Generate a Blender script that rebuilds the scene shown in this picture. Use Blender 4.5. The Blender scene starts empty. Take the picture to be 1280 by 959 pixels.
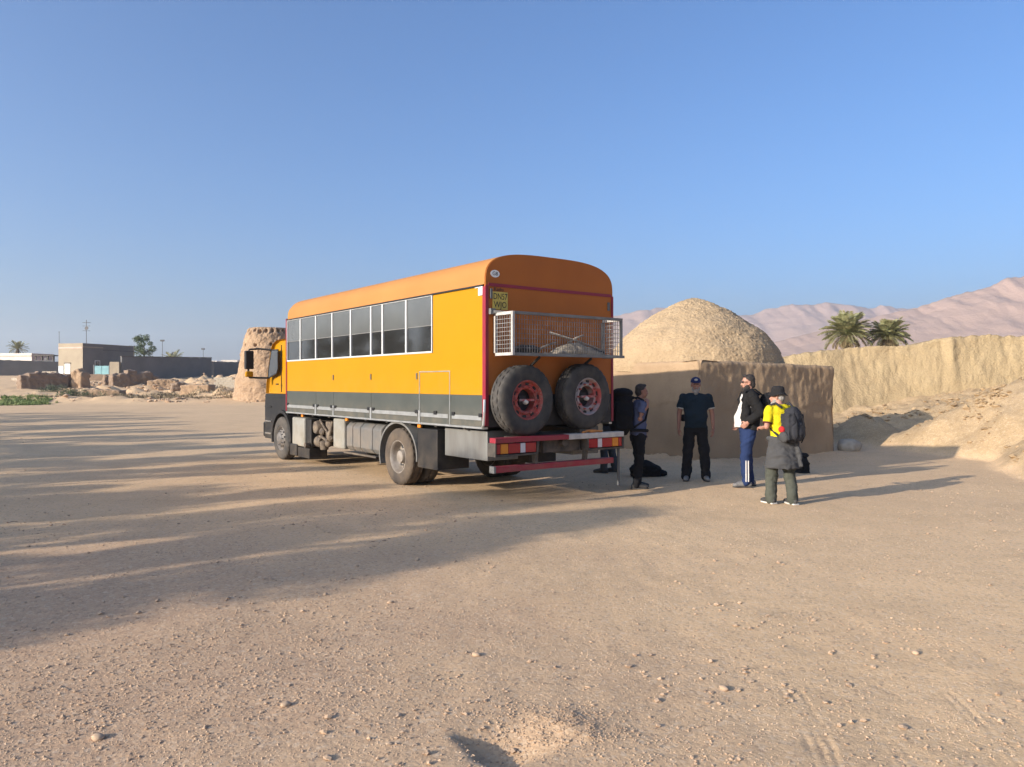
import bpy, bmesh, math, random
import numpy as np
from mathutils import Vector, Matrix, Euler

random.seed(7); rng = np.random.default_rng(7)
SC = bpy.context.scene
COL = SC.collection

# ------------------------------------------------------------------ camera, sky, sun, exposure
cam_data = bpy.data.cameras.new('camera'); cam = bpy.data.objects.new('camera', cam_data); COL.objects.link(cam)
cam_data.sensor_width = 36.0; cam_data.lens = 955.0 / 1280.0 * 36.0
cam_data.clip_start = 0.05; cam_data.clip_end = 20000
cam.location = (0, 0, 1.70); cam.rotation_euler = (math.radians(90 - 0.03), 0, 0)
SC.camera = cam

SUN_DIR = Vector((0.84, 0.543, -math.tan(math.radians(16.8)))).normalized()      # the way the light travels
SUN_ELEV = math.radians(16.8)
SUN_ROT = math.atan2(-0.84, -0.543)                                              # azimuth of the sun itself
world = bpy.data.worlds.new('World'); SC.world = world; world.use_nodes = True
wn = world.node_tree.nodes; wl = world.node_tree.links; wn.clear()
sky = wn.new('ShaderNodeTexSky'); sky.sky_type = 'NISHITA'; sky.sun_disc = False
sky.sun_elevation = SUN_ELEV; sky.sun_rotation = SUN_ROT
sky.altitude = 1000; sky.air_density = 1.0; sky.dust_density = 8.0; sky.ozone_density = 6.0
bg = wn.new('ShaderNodeBackground'); bg.inputs['Strength'].default_value = 0.148
wo = wn.new('ShaderNodeOutputWorld')
wl.new(sky.outputs['Color'], bg.inputs['Color']); wl.new(bg.outputs['Background'], wo.inputs['Surface'])

sun_data = bpy.data.lights.new('sun', 'SUN'); sun_data.energy = 4.8; sun_data.angle = math.radians(0.5)
sun_data.color = (1.0, 0.91, 0.79)
sun = bpy.data.objects.new('sun', sun_data); COL.objects.link(sun)
sun.rotation_euler = SUN_DIR.to_track_quat('-Z', 'Y').to_euler(); sun.location = (-30, -20, 20)

SC.view_settings.view_transform = 'Standard'; SC.view_settings.look = 'None'
SC.view_settings.exposure = 0.78; SC.view_settings.gamma = 1.0; SC.view_settings.use_curve_mapping = False
SC.render.engine = 'CYCLES'
SC.cycles.use_denoising = True
SC.cycles.max_bounces = 6; SC.cycles.diffuse_bounces = 3; SC.cycles.volume_bounces = 1

# ------------------------------------------------------------------ noise
def _hash(ix, iy, seed):
    with np.errstate(over='ignore'):
        h = (ix.astype(np.int64) * 374761393 + iy.astype(np.int64) * 668265263 + seed * 1442695041) & 0xffffffff
        h = ((h ^ (h >> 13)) * 1274126177) & 0xffffffff
        h = h ^ (h >> 16)
    return h

def perlin(x, y, seed=0):
    x = np.asarray(x, float); y = np.asarray(y, float)
    x0 = np.floor(x); y0 = np.floor(y); fx = x - x0; fy = y - y0
    def g(ix, iy, dx, dy):
        a = _hash(ix, iy, seed) / 4294967296.0 * 2 * math.pi
        return np.cos(a) * dx + np.sin(a) * dy
    u = fx**3 * (fx * (fx * 6 - 15) + 10); v = fy**3 * (fy * (fy * 6 - 15) + 10)
    a = g(x0, y0, fx, fy); b = g(x0 + 1, y0, fx - 1, fy); c = g(x0, y0 + 1, fx, fy - 1); d = g(x0 + 1, y0 + 1, fx - 1, fy - 1)
    return (a + u * (b - a)) * (1 - v) + (c + u * (d - c)) * v * 1.0

def fbm(x, y, o=4, seed=0, gain=0.5):
    s = 0; a = 1.0
    for k in range(o):
        s = s + a * perlin(x * 2**k + 17.3 * k, y * 2**k - 9.1 * k, seed + k); a *= gain
    return s * 1.4

def ridged(x, y, o=5, seed=0):
    s = 0; a = 1.0; t = 0
    for k in range(o):
        s = s + a * (1 - 2.2 * np.abs(perlin(x * 2**k + 3.7 * k, y * 2**k + 8.3 * k, seed + k))); t += a; a *= 0.5
    return s / t

def tri(x, y, z, f, o=3, seed=0):
    return (fbm(x*f, y*f, o, seed) + fbm(y*f+7.1, z*f, o, seed+31) + fbm(z*f-3.3, x*f+1.7, o, seed+57)) * 0.6

def sstep(a, b, x):
    t = np.clip((x - a) / (b - a), 0, 1); return t * t * (3 - 2 * t)

# ------------------------------------------------------------------ materials
def mat(name, col, rough=0.85, col2=None, scale=4.0, detail=6, bump=0.0, bscale=None, bdist=0.02, metal=0.0, ior=1.45, spec=0.5,
        speck=None, speck_scale=60, speck_amt=0.3, contrast=(0.35, 0.65), stretch=None, dust=None):
    m = bpy.data.materials.new(name); m.use_nodes = True
    nt = m.node_tree; n = nt.nodes; l = nt.links
    p = n['Principled BSDF']
    p.inputs['Roughness'].default_value = rough; p.inputs['Metallic'].default_value = metal
    p.inputs['IOR'].default_value = ior; p.inputs['Specular IOR Level'].default_value = spec
    p.inputs['Base Color'].default_value = (*col, 1)
    tc = n.new('ShaderNodeTexCoord'); vec = tc.outputs['Object']
    if stretch:
        mp = n.new('ShaderNodeMapping'); mp.inputs['Scale'].default_value = stretch; l.new(vec, mp.inputs['Vector']); vec = mp.outputs['Vector']
    last = None
    def noise(sc, det=detail, rg=0.55):
        t = n.new('ShaderNodeTexNoise'); t.inputs['Scale'].default_value = sc; t.inputs['Detail'].default_value = det
        t.inputs['Roughness'].default_value = rg; l.new(vec, t.inputs['Vector']); return t
    def ramp(src, a, b):
        r = n.new('ShaderNodeMapRange'); r.inputs['From Min'].default_value = a; r.inputs['From Max'].default_value = b
        l.new(src, r.inputs['Value']); return r.outputs['Result']
    def mix(fac, a, b):
        x = n.new('ShaderNodeMix'); x.data_type = 'RGBA'; l.new(fac, x.inputs['Factor'])
        for s, q in ((x.inputs[6], a), (x.inputs[7], b)):
            if isinstance(q, tuple): s.default_value = (*q, 1)
            else: l.new(q, s)
        return x.outputs[2]
    cur = tuple(col)
    if col2 is not None:
        cur = mix(ramp(noise(scale).outputs['Fac'], *contrast), cur, tuple(col2))
    if speck is not None:
        f = n.new('ShaderNodeMath'); f.operation = 'MULTIPLY'; f.inputs[1].default_value = speck_amt
        l.new(ramp(noise(speck_scale, 3, 0.7).outputs['Fac'], 0.52, 0.62), f.inputs[0])
        cur = mix(f.outputs[0], cur, tuple(speck))
    if dust is not None:                                  # dust = (colour, z low, z high, amount): road dust settled low down
        sp = n.new('ShaderNodeSeparateXYZ'); l.new(tc.outputs['Object'], sp.inputs[0])
        d1 = ramp(sp.outputs['Z'], dust[2], dust[1])
        nz = ramp(noise(5.0, 5).outputs['Fac'], 0.3, 0.7)
        f = n.new('ShaderNodeMath'); f.operation = 'MULTIPLY'; l.new(d1, f.inputs[0]); l.new(nz, f.inputs[1])
        f2 = n.new('ShaderNodeMath'); f2.operation = 'MULTIPLY'; f2.inputs[1].default_value = dust[3]; l.new(f.outputs[0], f2.inputs[0])
        cur = mix(f2.outputs[0], cur, tuple(dust[0]))
    if not isinstance(cur, tuple): l.new(cur, p.inputs['Base Color'])
    if bump > 0:
        b = n.new('ShaderNodeBump'); b.inputs['Strength'].default_value = bump; b.inputs['Distance'].default_value = bdist
        l.new(noise(bscale or scale * 4, 8, 0.65).outputs['Fac'], b.inputs['Height']); l.new(b.outputs['Normal'], p.inputs['Normal'])
    return m

DUST = (0.42, 0.31, 0.2)
M = {}
M['yellow'] = mat('yellow_paint', (0.43, 0.203, 0.002), 0.45, (0.41, 0.192, 0.002), 1.2, spec=0.2, dust=(DUST, 1.4, 2.0, 0.07), bump=0.03, bscale=3, bdist=0.02)
M['roofpaint'] = mat('faded_roof_paint_glare', (0.42, 0.185, 0.055), 0.75, (0.39, 0.17, 0.05), 0.9, spec=0.2, dust=None)  # faded yellow, paled further in colour for the sky's glare
M['rearpaint'] = mat('shaded_orange_rear_paint', (0.40, 0.118, 0.018), 0.5, (0.36, 0.105, 0.017), 1.5, spec=0.25, dust=(DUST, 1.1, 2.2, 0.2))  # orange tail paint, darkened in colour to stand for shade
M['grey'] = mat('grey_skirt_paint', (0.072, 0.077, 0.068), 0.5, (0.06, 0.065, 0.058), 2, spec=0.25, dust=(DUST, 1.05, 1.4, 0.22))
M['silver'] = mat('brushed_aluminium', (0.62, 0.62, 0.6), 0.38, (0.5, 0.5, 0.48), 6, metal=0.75)
M['frame'] = mat('window_frame_alloy', (0.66, 0.65, 0.62), 0.4, metal=0.3)
M['glass'] = mat('tinted_glass', (0.02, 0.019, 0.018), 0.06, ior=1.9, spec=0.6)
M['red'] = mat('red_trim', (0.27, 0.014, 0.03), 0.45, (0.22, 0.014, 0.028), 5, dust=(DUST, 0.4, 1.2, 0.18))
M['black'] = mat('black_plastic', (0.014, 0.014, 0.016), 0.5, (0.022, 0.021, 0.02), 6, spec=0.35, dust=(DUST, 0.2, 1.1, 0.14))
M['dark'] = mat('dark_chassis', (0.03, 0.028, 0.026), 0.7, (0.06, 0.05, 0.042), 5, dust=(DUST, 0.2, 1.1, 0.45), bump=0.3, bscale=20)
M['tyre'] = mat('dusty_tyre', (0.028, 0.027, 0.026), 0.8, (0.07, 0.06, 0.05), 5, bump=0.25, bscale=50, bdist=0.01)
M['tyredust'] = mat('very_dusty_tyre', (0.12, 0.088, 0.06), 0.9, (0.06, 0.047, 0.037), 4, bump=0.25, bscale=50, bdist=0.01)
M['tyrefront'] = mat('front_tyre_rubber', (0.04, 0.037, 0.034), 0.85, (0.09, 0.075, 0.06), 5, bump=0.25, bscale=50, bdist=0.01)
M['rimred'] = mat('red_rim_paint', (0.42, 0.05, 0.04), 0.55, (0.22, 0.06, 0.045), 9, speck=(0.3, 0.24, 0.2), speck_scale=30)
M['rimgrey'] = mat('worn_grey_rim', (0.3, 0.26, 0.25), 0.5, (0.36, 0.06, 0.05), 5, contrast=(0.45, 0.6))
M['rimsilver'] = mat('steel_rim', (0.33, 0.29, 0.25), 0.6, (0.22, 0.18, 0.14), 7, metal=0.2)
M['boxgrey'] = mat('galvanised_box', (0.2, 0.195, 0.18), 0.55, (0.15, 0.14, 0.125), 5, stretch=(1, 1, 0.2), metal=0.2, bump=0.1, bscale=30)
M['boxbeige'] = mat('dusty_grey_cover', (0.26, 0.25, 0.22), 0.7, (0.2, 0.185, 0.15), 4, dust=(DUST, 0.3, 0.9, 0.5))
M['tank'] = mat('tank_paint', (0.095, 0.1, 0.1), 0.55, (0.15, 0.13, 0.11), 3, dust=(DUST, 0.3, 1.0, 0.35))
M['engine'] = mat('dirty_engine', (0.2, 0.15, 0.1), 0.8, (0.07, 0.055, 0.045), 9, bump=0.4, bscale=25)
M['plate'] = mat('number_plate_yellow', (0.62, 0.46, 0.08), 0.4, (0.5, 0.36, 0.07), 7)
M['ink'] = mat('black_lettering', (0.012, 0.012, 0.012), 0.5)
M['white'] = mat('white_plastic', (0.75, 0.75, 0.72), 0.4)
M['lensred'] = mat('red_lens', (0.32, 0.015, 0.02), 0.2)
M['lensamber'] = mat('amber_lens', (0.6, 0.2, 0.02), 0.2)
M['lenswhite'] = mat('clear_lens', (0.55, 0.5, 0.5), 0.2)
M['wireshade'] = mat('shaded_wire', (0.2, 0.19, 0.18), 0.6, (0.12, 0.1, 0.09), 12)  # shaded copy of the cage wire, for the mesh facing the tail
M['rimfront'] = mat('dark_steel_rim', (0.11, 0.1, 0.095), 0.6, (0.2, 0.17, 0.14), 8)
M['glassup'] = mat('grey_upper_glass', (0.10, 0.10, 0.092), 0.12, (0.085, 0.085, 0.08), 2, ior=1.8)  # upper panes, lighter grey than the lower ones
M['wire'] = mat('galvanised_wire', (0.32, 0.3, 0.28), 0.55, (0.2, 0.18, 0.16), 10, metal=0.2)
M['cageframe'] = mat('painted_cage_frame', (0.5, 0.46, 0.41), 0.5, (0.36, 0.33, 0.3), 8)
M['tarp'] = mat('pale_canvas', (0.32, 0.27, 0.2), 0.9, (0.24, 0.2, 0.15), 6)
M['stick'] = mat('weathered_stick', (0.33, 0.29, 0.24), 0.85, (0.22, 0.18, 0.14), 10)
M['strap'] = mat('orange_webbing', (0.55, 0.2, 0.05), 0.8)
M['mud'] = mat('mud_straw_plaster', (0.42, 0.30, 0.175), 0.95, (0.37, 0.26, 0.15), 2.2, speck=(0.22, 0.155, 0.09), speck_scale=26, speck_amt=0.35, bump=0.7, bscale=22, bdist=0.035)
M['mudwall'] = mat('mud_wall_plaster', (0.40, 0.272, 0.160), 0.95, (0.31, 0.208, 0.12), 0.9, speck=(0.3, 0.22, 0.14), speck_scale=40, speck_amt=0.25, bump=0.6, bscale=26, bdist=0.03)
M['bank'] = mat('earth_bank', (0.365, 0.268, 0.148), 0.97, (0.325, 0.236, 0.13), 0.9, speck=(0.22, 0.16, 0.09), speck_scale=16, speck_amt=0.35, bump=0.8, bscale=13, bdist=0.07)
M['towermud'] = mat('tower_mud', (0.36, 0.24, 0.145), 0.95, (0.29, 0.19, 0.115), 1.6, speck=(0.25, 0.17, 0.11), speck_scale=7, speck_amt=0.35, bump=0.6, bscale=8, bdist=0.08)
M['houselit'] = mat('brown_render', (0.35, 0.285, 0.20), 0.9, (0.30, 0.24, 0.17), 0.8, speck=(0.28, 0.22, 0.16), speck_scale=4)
M['shadegrey'] = mat('shade_grey_render', (0.20, 0.17, 0.14), 0.9, (0.16, 0.135, 0.115), 0.5)  # darker copy of the brown render, the long side's shade put into colour
M['greywall'] = mat('grey_block_wall', (0.165, 0.155, 0.145), 0.9, (0.13, 0.122, 0.115), 0.6)
M['whitewash'] = mat('whitewash', (0.68, 0.62, 0.54), 0.85, (0.6, 0.53, 0.45), 1.0)
M['pinkwash'] = mat('pink_wash', (0.55, 0.40, 0.33), 0.85, (0.48, 0.34, 0.28), 1.0)
M['doorwhite'] = mat('white_door_paint', (0.74, 0.74, 0.72), 0.5)
M['doorblue'] = mat('pale_blue_door', (0.55, 0.60, 0.62), 0.55, (0.45, 0.5, 0.53), 2)
M['teal'] = mat('teal_gate', (0.22, 0.42, 0.43), 0.55, (0.17, 0.33, 0.35), 2)
M['block'] = mat('pale_block', (0.44, 0.37, 0.28), 0.9, (0.38, 0.32, 0.24), 3)
M['ruin'] = mat('shaded_ruin_mud', (0.25, 0.175, 0.12), 0.97, (0.19, 0.13, 0.09), 1.2, bump=0.8, bscale=4, bdist=0.1)  # mud darkened in colour to carry the shade on the ruin faces
M['darkmetal'] = mat('dark_metal', (0.1, 0.1, 0.1), 0.5)
M['darkwood'] = mat('dark_timber', (0.09, 0.075, 0.06), 0.8, (0.13, 0.11, 0.09), 4)
M['trunk'] = mat('palm_trunk', (0.18, 0.13, 0.085), 0.95, (0.11, 0.08, 0.055), 8, bump=0.7, bscale=15)
M['frond'] = mat('palm_frond', (0.17, 0.185, 0.075), 0.6, (0.30, 0.27, 0.13), 2.5)
M['deadfrond'] = mat('dry_frond', (0.3, 0.23, 0.12), 0.8, (0.22, 0.16, 0.08), 3)
M['skin'] = mat('skin', (0.42, 0.22, 0.15), 0.6, (0.36, 0.17, 0.115), 9)
M['skintan'] = mat('tanned_skin', (0.30, 0.145, 0.095), 0.6, (0.25, 0.115, 0.075), 9)
M['hairdark'] = mat('dark_hair', (0.018, 0.014, 0.012), 0.7, (0.04, 0.03, 0.025), 40, bump=0.5, bscale=90)
M['hairgrey'] = mat('grey_hair', (0.30, 0.27, 0.24), 0.8, (0.2, 0.18, 0.16), 30, bump=0.5, bscale=90)
M['eye'] = mat('eye', (0.05, 0.035, 0.03), 0.2)
def cloth(n, c, c2=None, sp=0.2): return mat(n, c, 0.92, c2 or tuple(v*0.78 for v in c), 3.5, bump=0.25, bscale=60, bdist=0.004, spec=sp)
M['tee_blue'] = cloth('slate_blue_tee', (0.085, 0.095, 0.16)); M['tee_navy'] = cloth('dark_navy_tee', (0.012, 0.021, 0.03)); M['cuff'] = cloth('pale_cuff', (0.45, 0.42, 0.36))
M['black_cloth'] = cloth('black_cloth', (0.013, 0.013, 0.015)); M['cap_blue'] = cloth('blue_cap', (0.03, 0.037, 0.10)); M['tee_white'] = cloth('white_tee', (0.68, 0.64, 0.6), (0.6, 0.56, 0.52))
M['jacket'] = cloth('black_jacket', (0.016, 0.015, 0.015)); M['track'] = cloth('navy_track_pants', (0.02, 0.035, 0.095)); M['hi_vis'] = cloth('bright_yellow_shirt', (0.62, 0.50, 0.012), (0.52, 0.42, 0.012))
M['grey_jacket'] = cloth('grey_tied_jacket', (0.07, 0.068, 0.068)); M['trek'] = cloth('grey_green_trousers', (0.075, 0.078, 0.062)); M['hat'] = cloth('dark_hat', (0.022, 0.02, 0.02))
M['pack_grey'] = cloth('dark_grey_pack', (0.035, 0.035, 0.04)); M['pouch_red'] = cloth('red_pouch', (0.5, 0.03, 0.03)); M['maroon'] = cloth('maroon_cuff', (0.09, 0.02, 0.025)); M['jeans'] = cloth('grey_jeans', (0.06, 0.065, 0.075))
M['shoe'] = mat('dark_shoe', (0.03, 0.028, 0.027), 0.7, (0.06, 0.055, 0.05), 9); M['shoegrey'] = mat('grey_shoe', (0.2, 0.19, 0.18), 0.7, (0.14, 0.13, 0.12), 9); M['sole'] = mat('shoe_sole', (0.5, 0.47, 0.42), 0.8)
M['leaf'] = mat('tree_leaf', (0.045, 0.075, 0.025), 0.6, (0.085, 0.115, 0.04), 1.5)
M['leafgrey'] = mat('greygreen_leaf', (0.09, 0.11, 0.06), 0.7, (0.06, 0.08, 0.04), 2)
M['grass'] = mat('grass_blade', (0.12, 0.19, 0.04), 0.7, (0.2, 0.22, 0.07), 0.8)
M['dryshrub'] = mat('dry_scrub', (0.26, 0.2, 0.12), 0.9, (0.17, 0.13, 0.08), 2)
M['bark'] = mat('bark', (0.13, 0.1, 0.075), 0.9, (0.08, 0.06, 0.045), 10, bump=0.5)
M['mount'] = mat('pink_mountain_rock', (0.345, 0.232, 0.175), 0.95, (0.315, 0.21, 0.157), 0.006, speck=(0.24, 0.16, 0.13), speck_scale=0.03, speck_amt=0.2, bump=0.5, bscale=0.03, bdist=8)
M['clod'] = mat('dry_earth_clod', (0.40, 0.28, 0.155), 0.97, (0.28, 0.19, 0.105), 3, bump=0.4, bscale=30, bdist=0.01)
M['stone'] = mat('pebble', (0.50, 0.35, 0.225), 0.95, (0.36, 0.245, 0.16), 3, bump=0.3, bscale=60, bdist=0.005)
M['boulder'] = mat('pale_boulder', (0.40, 0.35, 0.28), 0.95, (0.30, 0.25, 0.19), 5, bump=0.5, bscale=20)

# ------------------------------------------------------------------ mesh building
class MB:
    def __init__(s): s.v = []; s.f = []
    def add(s, vs, fs):
        o = len(s.v); s.v.extend([tuple(p) for p in vs]); s.f.extend([tuple(i + o for i in q) for q in fs]); return s
    def box(s, a, b):
        x0, y0, z0 = [min(p, q) for p, q in zip(a, b)]; x1, y1, z1 = [max(p, q) for p, q in zip(a, b)]
        return s.add([(x0,y0,z0),(x1,y0,z0),(x1,y1,z0),(x0,y1,z0),(x0,y0,z1),(x1,y0,z1),(x1,y1,z1),(x0,y1,z1)],
                     [(3,2,1,0),(4,5,6,7),(0,1,5,4),(1,2,6,5),(2,3,7,6),(3,0,4,7)])
    def bar(s, p, q, w, h=None, up=(0,0,1)):
        h = h or w; p = Vector(p); q = Vector(q); d = (q - p).normalized(); u = Vector(up)
        if abs(d.dot(u)) > 0.98: u = Vector((1,0,0))
        a = d.cross(u).normalized() * w / 2; b = a.cross(d).normalized() * h / 2
        return s.add([p-a-b,p+a-b,p+a+b,p-a+b,q-a-b,q+a-b,q+a+b,q-a+b],[(3,2,1,0),(4,5,6,7),(0,1,5,4),(1,2,6,5),(2,3,7,6),(3,0,4,7)])
    def tube(s, pts, r, n=8, caps=True):
        pts = [Vector(p) for p in pts]; rs = r if isinstance(r, (list, tuple)) else [r] * len(pts)
        vs = []; prev = None
        for i, p in enumerate(pts):
            t = (pts[min(i+1, len(pts)-1)] - pts[max(i-1, 0)]).normalized()
            if prev is None:
                a = t.cross(Vector((0,0,1)) if abs(t.z) < 0.9 else Vector((1,0,0))).normalized()
            else: a = (prev - t * prev.dot(t)).normalized()
            prev = a; b = t.cross(a)
            for k in range(n):
                an = 2*math.pi*k/n; vs.append(p + (a*math.cos(an) + b*math.sin(an)) * rs[i])
        fs = [(i*n+k, i*n+(k+1)%n, (i+1)*n+(k+1)%n, (i+1)*n+k) for i in range(len(pts)-1) for k in range(n)]
        if caps: fs += [tuple(range(n-1,-1,-1)), tuple((len(pts)-1)*n+k for k in range(n))]
        return s.add(vs, fs)
    def lathe(s, prof, n=32, o=(0,0,0), ax=(0,0,1), fn=None, closed=False, caps=True):
        o = Vector(o); ax = Vector(ax).normalized(); e1 = ax.cross(Vector((0,0,1)) if abs(ax.z) < 0.9 else Vector((1,0,0))).normalized(); e2 = ax.cross(e1)
        vs = []
        for j, (r, a) in enumerate(prof):
            for k in range(n):
                an = 2*math.pi*k/n; rr = r + (fn(j, k) if fn else 0)
                vs.append(o + ax*a + (e1*math.cos(an) + e2*math.sin(an))*rr)
        m = len(prof); fs = [(j*n+k, j*n+(k+1)%n, ((j+1)%m)*n+(k+1)%n, ((j+1)%m)*n+k) for j in range(m if closed else m-1) for k in range(n)]
        if not closed and caps: fs += [tuple(range(n-1,-1,-1)), tuple((m-1)*n+k for k in range(n))]
        return s.add(vs, fs)
    def prism(s, poly, ax, a0, a1):
        """poly: 2D points; ax 0: poly is (y,z) extruded over x; 1: (x,z) over y; 2: (x,y) over z"""
        def P(p, a): return (a, p[0], p[1]) if ax == 0 else (p[0], a, p[1]) if ax == 1 else (p[0], p[1], a)
        n = len(poly); vs = [P(p, a0) for p in poly] + [P(p, a1) for p in poly]
        return s.add(vs, [tuple(range(n-1,-1,-1)), tuple(range(n, 2*n))] + [(i, (i+1)%n, n+(i+1)%n, n+i) for i in range(n)])
    def ball(s, c, r, n=12, m=8):
        r = r if isinstance(r, (list, tuple)) else (r, r, r); c = Vector(c); vs = [c + Vector((0,0,-r[2]))]
        for j in range(1, m):
            t = -math.pi/2 + math.pi*j/m
            for k in range(n):
                an = 2*math.pi*k/n; vs.append(c + Vector((r[0]*math.cos(t)*math.cos(an), r[1]*math.cos(t)*math.sin(an), r[2]*math.sin(t))))
        vs.append(c + Vector((0,0,r[2]))); L = len(vs) - 1
        fs = [(0, 1+(k+1)%n, 1+k) for k in range(n)] + [(1+j*n+k, 1+j*n+(k+1)%n, 1+(j+1)*n+(k+1)%n, 1+(j+1)*n+k) for j in range(m-2) for k in range(n)]
        fs += [(L, 1+(m-2)*n+k, 1+(m-2)*n+(k+1)%n) for k in range(n)]
        return s.add(vs, fs)
    def ring(s, rect_out, rect_in, x0, x1):
        """a rectangular frame in the (y,z) plane with a hole, from x0 to x1"""
        def c(r): return [(r[0], r[1]), (r[2], r[1]), (r[2], r[3]), (r[0], r[3])]
        vs = [(x, *p) for x in (x0, x1) for r in (rect_out, rect_in) for p in c(r)]
        fs = []
        for i in range(4):
            j = (i+1) % 4
            fs += [(i, j, 4+j, 4+i), (8+i, 12+i, 12+j, 8+j), (i, 8+i, 8+j, j), (4+i, 4+j, 12+j, 12+i)]
        return s.add(vs, fs)
    def islands(s):
        par = list(range(len(s.v)))
        def find(a):
            while par[a] != a: par[a] = par[par[a]]; a = par[a]
            return a
        for f in s.f:
            for i in f[1:]: par[find(i)] = find(f[0])
        groups = {}
        for f in s.f: groups.setdefault(find(f[0]), []).append(f)
        out = []
        for fs in groups.values():
            ids = sorted({i for f in fs for i in f}); m = {i: k for k, i in enumerate(ids)}
            q = MB(); q.v = [s.v[i] for i in ids]; q.f = [tuple(m[i] for i in f) for f in fs]; out.append(q)
        return out
    def mesh(s, name, smooth=False):
        me = bpy.data.meshes.new(name); me.from_pydata(s.v, [], s.f); me.update()
        bm = bmesh.new(); bm.from_mesh(me); bmesh.ops.recalc_face_normals(bm, faces=bm.faces); bm.to_mesh(me); bm.free()
        if smooth:
            me.polygons.foreach_set('use_smooth', [True]*len(me.polygons))
        return me
    def build(s, name, m, parent=None, smooth=False, bevel=0, loc=None):
        me = s.mesh(name, smooth); return link(name, me, m, parent, bevel, loc)

def link(name, me, m, parent=None, bevel=0, loc=None):
    o = bpy.data.objects.new(name, me); COL.objects.link(o)
    if m is not None: me.materials.append(M[m] if isinstance(m, str) else m)
    if parent is not None: o.parent = parent
    if loc is not None: o.location = loc
    if bevel:
        b = o.modifiers.new('bevel', 'BEVEL'); b.width = bevel; b.segments = 2; b.limit_method = 'ANGLE'; b.angle_limit = math.radians(40)
        b.harden_normals = False
    return o

def auto_smooth(o, deg=40):
    me = o.data; me.polygons.foreach_set('use_smooth', [True]*len(me.polygons))
    try: me.set_sharp_from_angle(angle=math.radians(deg))
    except Exception: pass
    return o

def tag(o, label=None, cat=None, group=None, kind=None):
    if label: o['label'] = label
    if cat: o['category'] = cat
    if group: o['group'] = group
    if kind: o['kind'] = kind
    return o

def thing(name, label, cat, loc=(0,0,0), rz=0, group=None):
    o = bpy.data.objects.new(name, None); COL.objects.link(o); o.location = loc; o.rotation_euler = (0, 0, rz); o.empty_display_size = 0.2
    return tag(o, label, cat, group)

def copy_tree(o, parent=None):
    c = o.copy(); COL.objects.link(c)
    if parent is not None: c.parent = parent
    for ch in list(o.children): copy_tree(ch, c)
    return c

def grid_mesh(name, X, Y, Z, m, smooth=True):
    r, c = X.shape; me = bpy.data.meshes.new(name)
    co = np.stack([X, Y, Z], -1).reshape(-1, 3).astype(np.float32)
    i = np.arange(r*c).reshape(r, c); q = np.stack([i[:-1,:-1], i[:-1,1:], i[1:,1:], i[1:,:-1]], -1).reshape(-1, 4).astype(np.int32)
    return soup(name, co, q, m, smooth)

def soup(name, co, q, m, smooth=False):
    """mesh from numpy arrays: co (n,3), q (k,3 or 4)"""
    me = bpy.data.meshes.new(name); k = q.shape[1]
    me.vertices.add(len(co)); me.vertices.foreach_set('co', np.ascontiguousarray(co, np.float32).ravel())
    me.loops.add(q.size); me.loops.foreach_set('vertex_index', np.ascontiguousarray(q, np.int32).ravel())
    me.polygons.add(len(q)); me.polygons.foreach_set('loop_start', np.arange(0, q.size, k, dtype=np.int32))
    me.polygons.foreach_set('use_smooth', np.full(len(q), smooth))
    me.update(calc_edges=True); me.validate()
    if m is not None: me.materials.append(M[m] if isinstance(m, str) else m)
    return me

def remesh(mb, vox, smooth_it=2, wrinkle=0.0, wscale=9.0, seed=0):
    """fuse the overlapping closed shells of mb into one continuous smooth surface"""
    me = mb.mesh('tmp'); o = bpy.data.objects.new('tmp', me); COL.objects.link(o)
    r = o.modifiers.new('r', 'REMESH'); r.mode = 'VOXEL'; r.voxel_size = vox; r.use_smooth_shade = True
    if smooth_it:
        sm = o.modifiers.new('s', 'SMOOTH'); sm.factor = 0.5; sm.iterations = smooth_it
    dg = bpy.context.evaluated_depsgraph_get(); dg.update()
    out = bpy.data.meshes.new_from_object(o.evaluated_get(dg)); bpy.data.objects.remove(o); bpy.data.meshes.remove(me)
    n = len(out.vertices)
    if wrinkle and n:
        co = np.empty(n*3, np.float32); out.vertices.foreach_get('co', co); co = co.reshape(-1, 3)
        nr = np.empty(n*3, np.float32); out.vertices.foreach_get('normal', nr); nr = nr.reshape(-1, 3)
        d = fbm(co[:,0]*wscale + co[:,2]*wscale*0.6, co[:,2]*wscale*1.3 + co[:,1]*wscale*0.8, 3, seed)
        co = co + nr * (d * wrinkle)[:, None]; out.vertices.foreach_set('co', co.ravel().astype(np.float32))
    out.polygons.foreach_set('use_smooth', [True]*len(out.polygons)); out.materials.clear(); out.update()
    return out

def text_mesh(name, txt, size, m, parent, mat4):
    cu = bpy.data.curves.new('t', 'FONT'); cu.body = txt; cu.size = size; cu.align_x = 'CENTER'; cu.align_y = 'CENTER'; cu.extrude = 0.001; cu.resolution_u = 3
    o = bpy.data.objects.new('t', cu); COL.objects.link(o); dg = bpy.context.evaluated_depsgraph_get(); dg.update()
    me = bpy.data.meshes.new_from_object(o.evaluated_get(dg)); bpy.data.objects.remove(o); me.transform(mat4)
    return link(name, me, m, parent)
# ------------------------------------------------------------------ terrain
BANK = [(4.0, 31.5), (9.0, 30.6), (13.0, 29.9), (17.0, 28.9), (22.0, 27.6), (30.0, 25.5), (44.0, 22.0)]     # foot line of the earth bank

def bank_front(x):
    return np.interp(x, [p[0] for p in BANK], [p[1] for p in BANK])

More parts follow.
